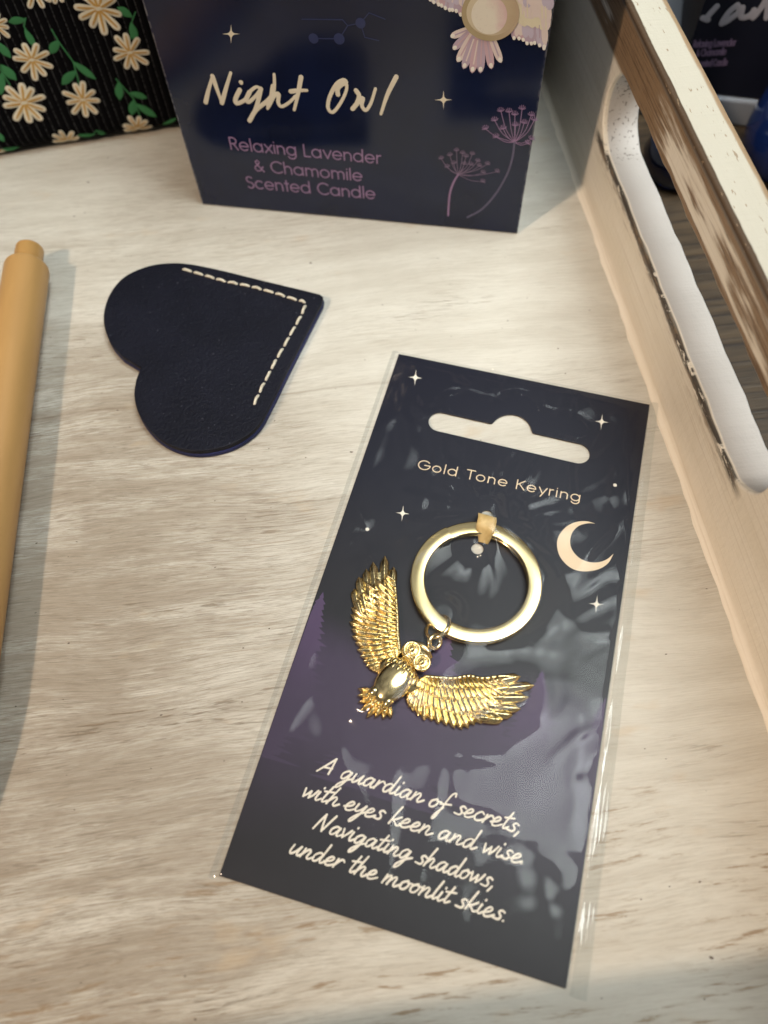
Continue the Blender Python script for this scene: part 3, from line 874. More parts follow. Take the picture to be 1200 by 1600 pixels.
heart = thing('heart_bookmark', 'dark navy leather heart corner bookmark with cream stitching on two sides', 'bookmark', (hc.x, hc.y, 0))
def heart_layer(z0, z1, grow, name, m):
    lp = []
    for p in raw:
        d = (p - hc); lp.append((hc.x + d.x * grow, hc.y + d.y * grow))
    vs, fs = slab([lp], z1 - z0, 0.28, 3)
    mb = MB(); mb.add([(a, b, c + (z0 + z1) / 2) for (a, b, c) in vs], fs, 0, False)
    o = mb.build(name, m, heart)
    for p in o.data.polygons: p.use_smooth = True
    o.data.set_sharp_from_angle(angle=math.radians(50))
    return o
heart_layer(0.05, 1.45, 1.005, 'back_layer', SUEDE)
heart_layer(1.46, ZH, 1.0, 'front_layer', LEATHER)
mb = MB()
hz = lambda x, y: at(x / 2.2222, 340 + y / 2.2222, ZH + 0.02)
def stitches(pts, n):
    P = [hz(*p) for p in pts]
    L = [0]
    for a, b in zip(P, P[1:]): L.append(L[-1] + (b - a).length)
    def ev(s):
        for i in range(len(P) - 1):
            if s <= L[i + 1]: return P[i].lerp(P[i + 1], (s - L[i]) / (L[i + 1] - L[i]))
        return P[-1]
    for k in range(n):
        a, b = (k + .10) / n * L[-1], (k + .84) / n * L[-1]
        j = V((random.uniform(-.12, .12), random.uniform(-.12, .12), 0))
        pts = [ev(a) - V((0, 0, .25)), ev(a * .8 + b * .2) + V((0, 0, .12)), ev((a + b) / 2) + j + V((0, 0, .22)), ev(a * .2 + b * .8) + V((0, 0, .10)), ev(b) - V((0, 0, .25))]
        tube(mb, smooth_line(pts, 3), 0.36, 8)
stitches([(632, 178), (700, 198), (780, 222), (860, 237), (940, 258), (1035, 288)], 10)
stitches([(1038, 288), (1062, 296)], 1)
stitches([(1062, 302), (1044, 345), (1012, 400), (985, 450), (958, 495), (925, 560), (900, 610), (880, 655)], 9)
mb.build('stitching', ink('cream_thread', (0.62, 0.56, 0.45), 0.8, 0.2), heart)

# ------------------------------------------------------------------ pen
def mat_pen(name, col):
    m = M(name, col, 0.42, spec=0.45)
    x, y, z = m.xyz()
    n = m.noise(x * 0.3, y * 0.05, z * 0.3, detail=3)
    m.set('Base Color', m.mix(n.ss(0.3, 0.7), col, tuple(c * 0.93 for c in col)))
    return m.m
TAN = mat_pen('tan_plastic', (0.48, 0.275, 0.10)); TAN2 = mat_pen('tan_gloss_plastic', (0.46, 0.26, 0.09)); TAN2.node_tree.nodes['Principled BSDF'].inputs['Roughness'].default_value = 0.2
rp = 5.6; kp = rp / 6.5
e_top = at(41, 408, rp); 
cl = (at(0, 420, rp) , at(78, 412, rp))
axis_top = V((-81.5, at(41, 402, rp + 3.5).y, rp + 0.05))
axd = V((0.0, -1.0, 0.0)).normalized()
pen = thing('ballpoint_pen', 'tan push-button ballpoint pen lying at the left edge of the tray', 'pen', (axis_top.x, axis_top.y, 0))
mb = MB()
lathe(mb, axis_top, axd, [(a, b * kp) for a, b in ((1.6, 4.2), (1.2, 4.5), (0, 4.55), (0, 5.45), (0.05, 5.85), (0.2, 6.15), (0.5, 6.38), (0.9, 6.47), (1.5, 6.5), (60, 6.5), (112, 6.45), (122, 6.0))], 64)
mb.build('barrel', TAN, pen).data.set_sharp_from_angle(angle=math.radians(28))
mb = MB()
lathe(mb, axis_top - axd * 6.9, axd, [(a, b * kp) for a, b in ((0, 0.0), (0.0, 3.6), (0.05, 3.9), (0.2, 4.1), (0.5, 4.2), (1.0, 4.22), (6.8, 4.22), (8.5, 4.22))], 48)
mb.build('push_button', TAN2, pen).data.set_sharp_from_angle(angle=math.radians(28))
mb = MB()
lathe(mb, axis_top, axd, [(a, b * kp) for a, b in ((122.02, 5.95), (128, 5.2), (138, 3.1), (140, 2.2), (140.2, 1.2), (143, 1.0), (143.4, 0.5), (143.5, 0))], 48)
mb.build('nose_cone', TAN2, pen)

# ------------------------------------------------------------------ the keyring's backing card
cTL, cTR, cBR, cBL = at(625, 553, .6), at(1018, 633, .6), at(880, 1543, .6), at(340, 1368, .6)
cu_ = ((cTR - cTL) + (cBR - cBL)); cu_.z = 0; cu_.normalize()
cv_ = V((-cu_.y, cu_.x, 0))
cc = (cTL + cTR + cBR + cBL) / 4
CWd = ((cTR - cTL).length + (cBR - cBL).length) / 2
CLn = ((cTL - cBL).length + (cTR - cBR).length) / 2
C0 = cc - cu_ * CWd / 2 - cv_ * CLn / 2
C0.z = 0
CT = 0.62                                                       # height of the card's printed face
def cw(u, v, z=CT): return C0 + cu_ * u + cv_ * v + V((0, 0, z))
def cuv(px, py, z=CT):
    d = at(px, py, z) - C0
    return d.dot(cu_), d.dot(cv_)
def cpx(lift=0.04): return lambda px, py: at(px, py, CT + lift)
pack = thing('keyring_card', 'dark starry keyring card in a crinkled clear sleeve with Gold Tone Keyring lettering', 'keyring card', (cc.x, cc.y, 0))
z3 = lambda x, y: cuv(640 + x / 4.0, 560 + y / 4.0)
def euro(A, B, r, bump_c, R, n=14):
    A, B, Mc = V(A), V(B), V(bump_c)
    d = (B - A).normalized(); s = V((-d.y, d.x))               # s points up the card
    out = []
    a0 = math.atan2(s.y, s.x)
    for i in range(n + 1):
        a = a0 + math.pi * i / n; out.append(A + V((math.cos(a), math.sin(a))) * r)
    for i in range(n + 1):
        a = a0 + math.pi + math.pi * i / n; out.append(B + V((math.cos(a), math.sin(a))) * r)
    # bump on the upper side
    h = r - (Mc - A).dot(s)
    w = math.sqrt(max(R * R - h * h, .01)); t = (Mc - A).dot(d)
    a_r = math.atan2(h, w); a_d = math.atan2(d.y, d.x)
    fil = 0.7
    out.append(A + d * (t + w + fil) + s * r)
    out.append(A + d * (t + w + fil * .25) + s * (r + fil * .22))
    for i in range(2, n - 1):
        a = a_d + a_r + (math.pi - 2 * a_r) * i / n; out.append(Mc + V((math.cos(a), math.sin(a))) * R)
    out.append(A + d * (t - w - fil * .25) + s * (r + fil * .22))
    out.append(A + d * (t - w - fil) + s * r)
    return out
SLOT = euro(z3(190, 395), z3(1052, 592), 2.75, z3(637, 452), 4.75)
FILM_HOLE = euro(z3(290, 300), z3(1035, 455), 2.5, z3(678, 340), 4.5)
h1, h2 = cuv(761, 806), cuv(746, 857)
circ = lambda c, r, n=24: [(c[0] + r * math.cos(2 * math.pi * i / n), c[1] + r * math.sin(2 * math.pi * i / n)) for i in range(n)]
def mat_card():
    m = M('night_print_card', rough=0.42, spec=0.35)
    x, y, z = m.xyz()
    v = x * cv_.x + y * cv_.y + CLn / 2                        # mm up the card
    n = m.noise(x * 0.05, y * 0.05, 0.0, detail=3)
    vv = v + (n - 0.5) * 16.0
    p = vv.ss(6.0, 34.0) * vv.ss(54.0, 40.0)
    c = m.mix(p, (0.0105, 0.0095, 0.0140), (0.042, 0.029, 0.062))
    m.set('Base Color', m.mix(vv.ss(55.0, 90.0), c, (0.0062, 0.0066, 0.0165)))
    return m.m
mb = MB()
loops = [[(0, 0), (CWd, 0), (CWd, CLn), (0, CLn)], SLOT, circ(h1, 1.45), circ(h2, 1.35)]
vs, fs = slab(loops, 0.46, 0.06, 2)
mb.add([C0 + cu_ * a + cv_ * b + V((0, 0, c + CT - 0.23)) for (a, b, c) in vs], fs, 0, False)
mb.build('backing_card', mat_card(), pack)
# printed trees
def mat_trees():
    m = M('purple_tree_print', rough=0.42, spec=0.35)
    x, y, z = m.xyz()
    v = x * cv_.x + y * cv_.y + CLn / 2
    n = m.noise(x * 0.09, y * 0.09, 2.0, detail=3)
    c = m.mix((v + (n - .5) * 20).ss(30.0, 62.0), (0.042, 0.029, 0.062), (0.080, 0.047, 0.118))
    m.set('Base Color', c)
    return m.m
mb = MB()
def tree(px, py, hgt, half, lift):
    """jagged fir outline printed on the card, apex at a photo pixel"""
    u0, v0 = cuv(px, py)
    Ls, Rs = [], []
    n = 24
    for i in range(1, n + 1):
        t = i / n
        w = half * (t ** 0.85) * (.72 + .38 * abs(math.sin(i * 1.25 + px)))
        for side, arr in ((-1, Ls), (1, Rs)):
            j = random.uniform(.8, 1.15)
            arr.append((u0 + side * w * j, v0 - hgt * t))
            arr.append((u0 + side * w * .66 * j, v0 - hgt * t - hgt * .008))
    Lc = [(u0 - .02, v0)] + Ls; Rc = [(u0 + .02, v0)] + Rs
    cl = lambda a: min(max(a, .25), CWd - .25)
    vs = []
    for (a, b), (c, d) in zip(Lc, Rc):
        b = (b + d) / 2
        if b < 20: break
        vs += [cw(cl(a), b, CT + lift), cw(cl(c), b, CT + lift)]
    mb.add(vs, [(2 * k, 2 * k + 2, 2 * k + 3, 2 * k + 1) for k in range(len(vs) // 2 - 1)], 0, False)
tree(848, 1048, 26, 9.5, .012); tree(702, 985, 30, 12, .016); tree(505, 925, 30, 9, .020); tree(948, 1090, 20, 8, .014); tree(600, 1085, 20, 10, .024); tree(455, 1010, 22, 8, .028); tree(780, 1120, 18, 9, .032); tree(660, 1130, 16, 9, .036)
mb.build('printed_trees', mat_trees(), pack)
I_GOLD = ink('pale_gold_ink', (0.70, 0.56, 0.39)); I_WHITE = ink('warm_white_ink', (0.74, 0.69, 0.60))
mb = MB()
c1 = cpx(0.05)
g0, g1 = z3(48, 687), z3(1072, 897)
p0, p1 = cw(*g0, CT + .04), cw(*g1, CT + .04)
write(mb, 'Gold Tone Keyring', SANS, p0, p1, 1.62, (0, 0, 1), 0.125, track=0.22, soft=False)
mb.build('title_lettering', I_GOLD, pack)
mb = MB()
for tx, a, b, hx in (('A guardian of secrets,', (497, 1205), (813, 1303), 1.62), ('with eyes keen and wise.', (470, 1243), (819, 1352), 1.62),
                     ('Navigating shadows,', (489, 1294), (771, 1389), 1.58), ('under the moonlit skies.', (450, 1332), (790, 1441), 1.55)):
    p0, p1 = at(*a, CT + .04), at(*b, CT + .04)
    write(mb, tx, SCRIPT, p0, p1, hx, (0, 0, 1), 0.17, shear=0.30, wob=0.035)
mb.build('verse_lettering', I_WHITE, pack)
mb = MB()
f2 = cpx(0.045)
for (x, y, r) in ((649, 590, 11), (940, 659, 11), (629, 802, 11), (932, 944, 12)):
    mb = MB(); star_px(mb, f2, x, y, r, r * 1.15, rot=.1); mb.build('printed_star', I_WHITE, pack)
for (x, y, r) in ((961, 758, .42), (574, 827, .42), (770, 577, .25)):
    c = f2(x, y); mb = MB(); poly(mb, [c + V((math.cos(a), math.sin(a), 0)) * r for a in [2 * math.pi * i / 16 for i in range(16)]]); mb.build('printed_dot', I_WHITE, pack)
mb = MB()
mz = lambda x, y: V(cuv(780 + x / 3.81, 760 + y / 3.81))
mpts_o = [mz(*p) for p in ((572, 222), (520, 208), (460, 212), (400, 240), (355, 295), (344, 350), (360, 415), (405, 470), (460, 500), (530, 506), (600, 490), (650, 455), (680, 402))]
mpts_i = [mz(*p) for p in ((680, 402), (640, 435), (590, 452), (530, 450), (475, 425), (435, 380), (422, 330), (435, 275), (475, 235), (530, 220), (572, 222))]
mo = smooth_line(mpts_o, 5) + smooth_line(mpts_i, 5)[1:-1]
poly(mb, [cw(p.x, p.y, CT + .045) for p in mo])
mb.build('printed_moon', I_GOLD, pack)

# paper strip that ties the ring to the card through its two holes
mb = MB()
t0, t1 = V(h1), V(h2)
td = (t1 - t0).normalized(); ts = V((-td.y, td.x))
path = [(0.1, .15), (.5, .9), (1.0, 2.0), (1.7, 3.1), (2.6, 3.55), (3.6, 3.6), (4.9, 3.3), (5.9, 2.2), (6.7, .9), (7.2, .1)]
path = smooth_line([V((a, b, 0)) for a, b in path], 5)
vs, fs = [], []
for i, p in enumerate(path):
    hw = 2.05 if p.x < 5.0 else 2.05 - (p.x - 5.0) * .45
    for j in range(5):
        q = -1 + j / 2
        uv = t0 + td * (p.x * 0.93) + ts * (hw * q + (.06 * math.sin(i * .35) if abs(q) == 1 else 0)) + ts * (0.12 * p.x)
        vs.append(cw(uv.x, uv.y, CT + p.y - .12 * abs(q)))
for i in range(len(path) - 1):
    for j in range(4):
        a = i * 5 + j; fs.append((a, a + 1, a + 6, a + 5))
mb.add(vs, fs, 0, True)
mt = M('yellowed_paper_strip', (0.62, 0.46, 0.22), 0.5)
xx, yy_, zz_ = mt.xyz(); nn = mt.noise(xx * .6, yy_ * .6, zz_ * .6, detail=4)
mt.set('Base Color', mt.mix(nn.ss(.35, .65), (0.66, 0.48, 0.22), (0.54, 0.37, 0.15)))
so = mb.build('tie_strip', mt.m, pack)
sm_ = so.modifiers.new('thick', 'SOLIDIFY'); sm_.thickness = 0.1 * MM

# ------------------------------------------------------------------ the keyring
RCN = at(743.5, 907, 2.2); RCN.z = 0
RO, RI = 13.8, 10.8
kr = thing('owl_keyring', 'gold keyring of a flat split ring and a flying owl charm', 'keyring', (RCN.x, RCN.y, CT))
mb = MB()
ZR0, PITCH, RH = CT + 0.10, 1.13, 1.06
def split_ring():
    prof = []
    hw, hh, b = (RO - RI) / 2, RH / 2, 0.30
    for (sx, sy) in ((1, -1), (1, 1), (-1, 1), (-1, -1)):
        a0 = math.atan2(sy, sx) - math.pi / 4
        for k in range(5):
            a = a0 + math.pi / 2 * k / 4
            prof.append((sx * (hw - b) + b * math.cos(a), sy * (hh - b) + b * math.sin(a)))
    n = 260; K = len(prof)
    rm = (RO + RI) / 2
    vs, fs = [], []
    a_start = math.radians(103)
    for i in range(n + 1):
        t = i / n
        th = a_start - t * (4 * math.pi - 0.10)
        turn = t * 2
        up_ = min(max((turn - 0.86) / 0.28, 0), 1); up_ = up_ * up_ * (3 - 2 * up_)
        z = ZR0 + hh + PITCH * up_
        for (a, c) in prof:
            vs.append((RCN.x + (rm + a) * math.cos(th), RCN.y + (rm + a) * math.sin(th), z + c))
    for i in range(n):
        for j in range(K):
            fs.append((i * K + j, i * K + (j + 1) % K, (i + 1) * K + (j + 1) % K, (i + 1) * K + j))
    fs.append(tuple(range(K))); fs.append(tuple(n * K + j for j in range(K))[::-1])
    mb.add(vs, fs, 0, True)
split_ring()
sr = mb.build('split_ring', GOLD, kr)
sr.data.set_sharp_from_angle(angle=math.radians(55))
# jump ring through the split ring
jc = at(684, 980, 2.4); jc.z = 2.6
tang = V((-(jc.y - RCN.y), jc.x - RCN.x, 0)).normalized()
radial = V((jc.x - RCN.x, jc.y - RCN.y, 0)).normalized()
e1 = radial; e2 = (V((0, 0, .62)) + tang * .78).normalized()
mb = MB()
tube(mb, [jc + e1 * 2.75 * math.cos(a) + e2 * 2.6 * math.sin(a) for a in [2 * math.pi * i / 56 for i in range(56)]], 0.42, 12, closed=True)
mb.build('jump_ring', GOLD, kr)

def feather(mb, b, t, w, z0, h, tipness=.55, bend=0.0):
    """a raised feather with a central shaft; b, t are xy in mm"""
    b, t = V((b[0], b[1], 0)), V((t[0], t[1], 0))
    d = t - b; L = d.length
    if L < .05: return
    d /= L; s = V((-d.y, d.x, 0))
    N = 9
    vs, fs = [], []
    prof = ((-1, -.55), (-1, .05), (-.55, .62), (-.12, .72), (0, 1.0), (.12, .72), (.55, .62), (1, .05), (1, -.55))
    for i in range(N + 1):
        q = i / N
        ww = w * (0.62 + 0.38 * math.sin(min(q / .6, 1) * math.pi / 2)) * (1 if q < tipness else max(0.02, math.sqrt(max(0, 1 - ((q - tipness) / (1 - tipness)) ** 2))))
        lift = 0.10 + 0.25 * math.sin(q * math.pi * .8)
        c = b + d * (L * q) + s * (bend * math.sin(q * math.pi))
        for (a, k) in prof:
            vs.append(c + s * (ww * a) + V((0, 0, z0 + h * (k * (0.5 + .5 * (ww / w)) + lift - .1))))
    K = len(prof)
    for i in range(N):
        for j in range(K - 1):
            a = i * K + j; fs.append((a, a + K, a + K + 1, a + 1))
    fs.append(tuple(range(K))); 
    mb.add(vs, fs, 0, True)
# owl charm
def ow(x, y, z=2.2): return at(x, y, z)
def curve_at(P, t):
    n = len(P) - 1; t = min(max(t, 0), 1) * n; i = min(int(t), n - 1)
    return P[i].lerp(P[i + 1], t - i)
def wing(trail_px, lead_px, tips_px, prim_base, name, zoff, sgn):
    mb = MB()
    zl = 2.1
    Ld = smooth_line([V((*at(x, y, zl).xy, 0)) for x, y in lead_px], 8)
    Tr = smooth_line([V((*at(x, y, zl).xy, 0)) for x, y in trail_px], 8)
    # base plate under the feathers
    n = 30
    vs, fs = [], []
    for i in range(n + 1):
        a, b = curve_at(Ld, i / n), curve_at(Tr, i / n)
        for q, zz in ((.02, -.2), (.02, .55), (.5, .95), (.93, .35), (.93, -.2)):
            p = a.lerp(b, q); vs.append(V((p.x, p.y, CT + zoff + zz)))
    for i in range(n):
        for j in range(4):
            a = i * 5 + j; fs.append((a, a + 5, a + 6, a + 1))
    mb.add(vs, fs, 0, True)
    # primaries: the long fingers at the tip
    for k, (tx, ty) in enumerate(tips_px):
        q = k / (len(tips_px) - 1)
        bx = V((*at(*prim_base[0], zl).xy, 0)).lerp(V((*at(*prim_base[1], zl).xy, 0)), q)
        t = V((*at(tx, ty, zl).xy, 0))
        feather(mb, bx, t, 1.02, CT + zoff + .42 + .10 * (k % 2), .62, .80, .10 * sgn)
        feather(mb, bx.lerp(t, .12), bx.lerp(t, .62), .80, CT + zoff + .80, .55, .75, .08 * sgn)
    def row(n, a, b, t0, t1, s0, s1, z, h, w, jit=.02):
        for i in range(n):
            q = i / (n - 1)
            t = t0 + (t1 - t0) * q
            sl = s0 + (s1 - s0) * q
            A, B = curve_at(Ld, t), curve_at(Tr, t)
            A2, B2 = curve_at(Ld, t + sl), curve_at(Tr, t + sl)
            feather(mb, A.lerp(B, a), A2.lerp(B2, b + random.uniform(-jit, jit)), w, CT + zoff + z, h, .72, .22 * sgn)
    row(17, .42, 1.0, .00, .70, .02, .22, .45, .62, .70)         # secondaries, their rounded ends on the trailing edge
    row(17, .22, .76, .00, .72, .02, .20, .78, .62, .62)         # greater coverts
    row(16, .08, .48, .01, .74, .02, .17, 1.08, .58, .55)        # median coverts
    row(18, .00, .24, .02, .82, .02, .12, 1.30, .50, .42)        # lesser coverts along the leading edge
    tube(mb, [V((*curve_at(Ld, i / 24).xy, CT + zoff + 1.15 - .35 * i / 24)) for i in range(25)], [.50 - .24 * i / 24 for i in range(25)], 8)
    return mb.build(name, GOLD_CAST, charm)
# the charm's core is a mesh part; wings and tail hang from it
q5 = lambda x, y: (530 + x / 5.714, 860 + y / 5.714)
q6 = lambda x, y: (600 + x / 4.8, 980 + y / 4.8)
bc = at(*q5(490, 1155), 2.8)
axh = (at(*q5(740, 900), 2.8) - at(*q5(400, 1330), 2.8)); axh.z = 0; axh.normalize()
axs = V((-axh.y, axh.x, 0))
mb = MB()
ellipsoid(mb, V((bc.x, bc.y, CT + 1.75)), axh * 5.3, axs * 3.5, V((0, 0, 1.75)), 0, 40, 22)
ellipsoid(mb, V((bc.x, bc.y, CT + 1.3)) + axh * 1.6, axh * 3.0, axs * 4.7, V((0, 0, 1.35)), 0, 30, 14)
for r_ in range(3):                                              # breast feathers below the face
    for k in range(7 - r_):
        q = (k - (6 - r_) / 2) / 3.2
        p = V((bc.x, bc.y, 0)) + axh * (4.3 - 1.25 * r_ - .9 * q * q) + axs * (3.3 * q)
        t = p - axh * 1.9 + axs * (.5 * q)
        feather(mb, (p.x, p.y), (t.x, t.y), .62, CT + 2.75 - .25 * r_ * 0 - 1.25 * q * q + .15 * (2 - r_) - (.25 if r_ == 0 else 0), .55, .6)
for q in (-1, 1):                                                # thighs and claws above the tail
    p = V((bc.x, bc.y, CT + 1.6)) - axh * 4.1 + axs * (1.7 * q)
    ellipsoid(mb, p, axh * 1.5, axs * 1.1, V((0, 0, 1.2)), 0, 16, 10)
    for k in (-1, 0, 1):
        c = p - axh * 1.5 + axs * (.62 * k) + V((0, 0, .45)); ellipsoid(mb, c, axh * .62, axs * .28, V((0, 0, .4)), 0, 10, 6)
charm = mb.build('owl_body', GOLD, kr); charm['_loc'] = tuple(kr['_loc'])
mb = MB()
hd = at(*q5(690, 930), 3.0)
ellipsoid(mb, V((hd.x, hd.y, CT + 1.7)), axh * 2.5, axs * 3.4, V((0, 0, 1.25)), 0, 30, 16)
for (x, y) in ((650, 880), (738, 992)):
    e = at(*q5(x, y), 4.0)
    c = V((e.x, e.y, CT + 2.75))
    tube(mb, [c + axh * 1.55 * math.cos(a) + axs * 1.55 * math.sin(a) + V((0, 0, .10)) for a in [2 * math.pi * i / 32 for i in range(32)]], .32, 8, closed=True)
    tube(mb, [c + axh * 1.02 * math.cos(a) + axs * 1.02 * math.sin(a) + V((0, 0, .32)) for a in [2 * math.pi * i / 24 for i in range(24)]], .16, 6, closed=True)
    ellipsoid(mb, c + V((0, 0, .0)), axh * 1.5, axs * 1.5, V((0, 0, .42)), 0, 20, 10)
    ellipsoid(mb, c + V((0, 0, .45)), axh * .66, axs * .66, V((0, 0, .55)), 0, 16, 8)
bk = at(*q5(655, 965), 4.4)
ellipsoid(mb, V((bk.x, bk.y, CT + 3.0)), axh * .95, axs * .36, V((0, 0, .65)), 0, 14, 8)
tube(mb, [V((hd.x, hd.y, CT + 2.2)) + axh * 2.25 + axs * (2.4 * q) - axh * (.5 * q * q) + V((0, 0, -.5 * abs(q))) for q in (-1.15, -.6, -.2, .2, .6, 1.15)], [.25, .45, .55, .55, .45, .25], 8)
for k in range(13):                                              # beaded ruff under the face
    q = -1 + 2 * k / 12
    p = V((hd.x, hd.y, 0)) - axh * (1.75 - .5 * q * q) + axs * (2.7 * q)
    ellipsoid(mb, (p.x, p.y, CT + 2.75 - .7 * q * q), (.34, 0, 0), (0, .34, 0), (0, 0, .42), 0, 8, 6)
mb.build('owl_head', GOLD_CAST, charm)
mb = MB()
lc = at(679.5, 1003, 2.6); lc = V((lc.x, lc.y, CT + 1.9))
tube(mb, [lc + axh * 1.35 * math.cos(a) + (axs * .82 + V((0, 0, .57))) * 1.25 * math.sin(a) for a in [2 * math.pi * i / 40 for i in range(40)]], .46, 10, closed=True)
mb.build('hanging_loop', GOLD, charm)
wing([q5(*p) for p in ((330, 1085), (265, 1045), (190, 950), (130, 800), (95, 640), (105, 480), (130, 345), (165, 240))],
     [q5(*p) for p in ((540, 920), (535, 870), (522, 760), (518, 660), (515, 540), (505, 400), (490, 230), (470, 160))],
     [q5(*p) for p in ((130, 330), (172, 225), (236, 152), (300, 92), (406, 36), (484, 136))],
     (q5(210, 600), q5(450, 560)), 'wing', .15, 1)
wing([q6(*p) for p in ((165, 545), (190, 600), (290, 685), (430, 722), (580, 762), (700, 728), (840, 700), (960, 660))],
     [q6(*p) for p in ((300, 372), (340, 372), (430, 378), (540, 380), (640, 362), (740, 380), (880, 362), (1000, 368))],
     [q6(*p) for p in ((895, 690), (968, 655), (1030, 605), (1088, 520), (1132, 428), (1026, 362))],
     (q6(640, 660), q6(660, 430)), 'wing', .15, -1)
mb = MB()
for k, (x, y) in enumerate(((165, 1228), (160, 1290), (168, 1352), (185, 1428), (240, 1492), (320, 1492), (392, 1506), (460, 1496))):
    b = at(*q5(390 + 6 * k, 1270 + 4 * k), 2); t = at(*q5(x, y), 2)
    feather(mb, (b.x, b.y), (t.x, t.y), .58, CT + .55 + .12 * (k % 2), .85, .7)
    if k < 7:
        x2, y2 = x * .6 + 400 * .4 + 10, y * .6 + 1290 * .4 + 10
        t2 = at(*q5(x2, y2), 2); feather(mb, (b.x, b.y), (t2.x, t2.y), .5, CT + 1.1, .7, .65)
mb.build('tail', GOLD_CAST, charm)

# ------------------------------------------------------------------ clear sleeve draped over card and keyring
def value_noise(u, v, su, sv, seed, octv=3):
    out = np.zeros_like(u); amp, tot = 1.0, 0.0
    r = np.random.default_rng(seed)
    for o_ in range(octv):
        g = r.random((64, 64))
        a, b = u / su + 20.3, v / sv + 20.7
        i, j = np.floor(a).astype(int), np.floor(b).astype(int)
        fa, fb = a - i, b - j
        fa = fa ** 3 * (fa * (fa * 6 - 15) + 10); fb = fb ** 3 * (fb * (fb * 6 - 15) + 10)
        q = lambda x, y: g[x % 64, y % 64]
        out += amp * ((q(i, j) * (1 - fa) + q(i + 1, j) * fa) * (1 - fb) + (q(i, j + 1) * (1 - fa) + q(i + 1, j + 1) * fa) * fb)
        tot += amp; amp *= .5; su *= .5; sv *= .5
    return out / tot
def seg_d(U, Vv, a, b):
    ax, ay = a; dx, dy = b[0] - ax, b[1] - ay
    t = np.clip(((U - ax) * dx + (Vv - ay) * dy) / (dx * dx + dy * dy), 0, 1)
    return np.hypot(U - ax - t * dx, Vv - ay - t * dy)
uL, uR, vB, vT = -1.9, CWd + 3.6, -0.9, CLn + 0.9
st = 0.36
nu, nv = int((uR - uL) / st) + 1, int((vT - vB) / st) + 1
U, VV = np.meshgrid(np.linspace(uL, uR, nu), np.linspace(vB, vT, nv), indexing='ij')
on_card = (U > -.15) & (U < CWd + .15) & (VV > -.15) & (VV < CLn + .15)
obs = np.where(on_card, CT + 0.10, 0.12)
rc_uv = ((RCN - C0).dot(cu_), (RCN - C0).dot(cv_))
dr = np.hypot(U - rc_uv[0], VV - rc_uv[1])
obs = np.where((dr > RI - .3) & (dr < RO + .3), np.maximum(obs, ZR0 + PITCH + RH + .12), obs)
def uvp(p):
    d = V((p[0], p[1], 0)) - V((C0.x, C0.y, 0)); return d.dot(cu_), d.dot(cv_)
# owl bodies as capsules
def cap(pa_, pb_, r, h):
    global obs
    a, b = uvp(at(*pa_, 2.2)), uvp(at(*pb_, 2.2))
    obs = np.where(seg_d(U, VV, a, b) < r, np.maximum(obs, h), obs)
cap((600, 1090), (622, 1060), 2.7, CT + 3.65); cap((640, 1015), (664, 1035), 2.6, CT + 4.15); cap((668, 1010), (690, 965), 2.6, CT + 4.9)
cap((570, 950), (580, 1030), 3.2, CT + 2.7); cap((590, 900), (585, 980), 2.8, CT + 2.3); cap((600, 930), (600, 1040), 2.4, CT + 2.6)
cap((655, 1085), (740, 1105), 3.2, CT + 2.7); cap((740, 1090), (800, 1085), 3.4, CT + 2.3); cap((570, 1095), (600, 1112), 2.6, CT + 2.6)
strip = seg_d(U, VV, h1, h2); obs = np.where(strip < 1.9, np.maximum(obs, CT + 3.75), obs)
hgt = obs.copy()
for it in range(900):                                            # taut membrane resting on what it covers
    a = hgt.copy()
    a[1:-1, 1:-1] = .25 * (hgt[2:, 1:-1] + hgt[:-2, 1:-1] + hgt[1:-1, 2:] + hgt[1:-1, :-2]) - 0.0022
    a[0, :] = .16; a[-1, :] = .16
    hgt = np.maximum(a, obs)
# folds
wa = value_noise(U, VV, 22, 22, 3) - .5; wb = value_noise(U, VV, 22, 22, 4) - .5
ang_r = np.arctan2(VV - h1[1] + 2, U - h1[0]); rad_r = np.hypot(U - h1[0], VV - h1[1] + 2)
rid = lambda n, p=1.0: (1 - np.abs(2 * n - 1)) ** p
fan = rid(value_noise(ang_r * 9 + wa * 3, rad_r, 2.1, 40, 5, 2), 2.2) * np.exp(-((rad_r - 9) / 9.) ** 2)
tops = np.clip((VV - CLn * .62) / 22, 0, 1)
f_v = rid(value_noise(U + wa * 9 + (VV - 90) * .12, VV + wb * 8, 6.5, 26, 6, 2), 2.0)
f_d = rid(value_noise((U * .8 + VV * .6) + wa * 14, (VV * .8 - U * .6) + wb * 10, 30, 8, 7, 2), 1.8)
big = value_noise(U + wa * 6, VV + wb * 6, 15, 19, 8, 2)
mid = rid(value_noise(U + wb * 10, VV + wa * 10, 17, 13, 9, 2), 1.4)
flat_b = np.clip((VV - 4) / 30, .25, 1)
rightside = np.clip((U - 40) / 14, 0, 1) * np.exp(-((VV - 80) / 18.) ** 2)
wr = 1.1 * fan + .78 * f_v * (.3 + tops) + .5 * f_d * (.35 + rightside * 1.5) * flat_b + .75 * big * flat_b + .32 * mid * flat_b
fine_n = value_noise(U, VV, 2.2, 3.4, 12, 2)
wr = wr + .035 * fine_n * (.3 + tops)
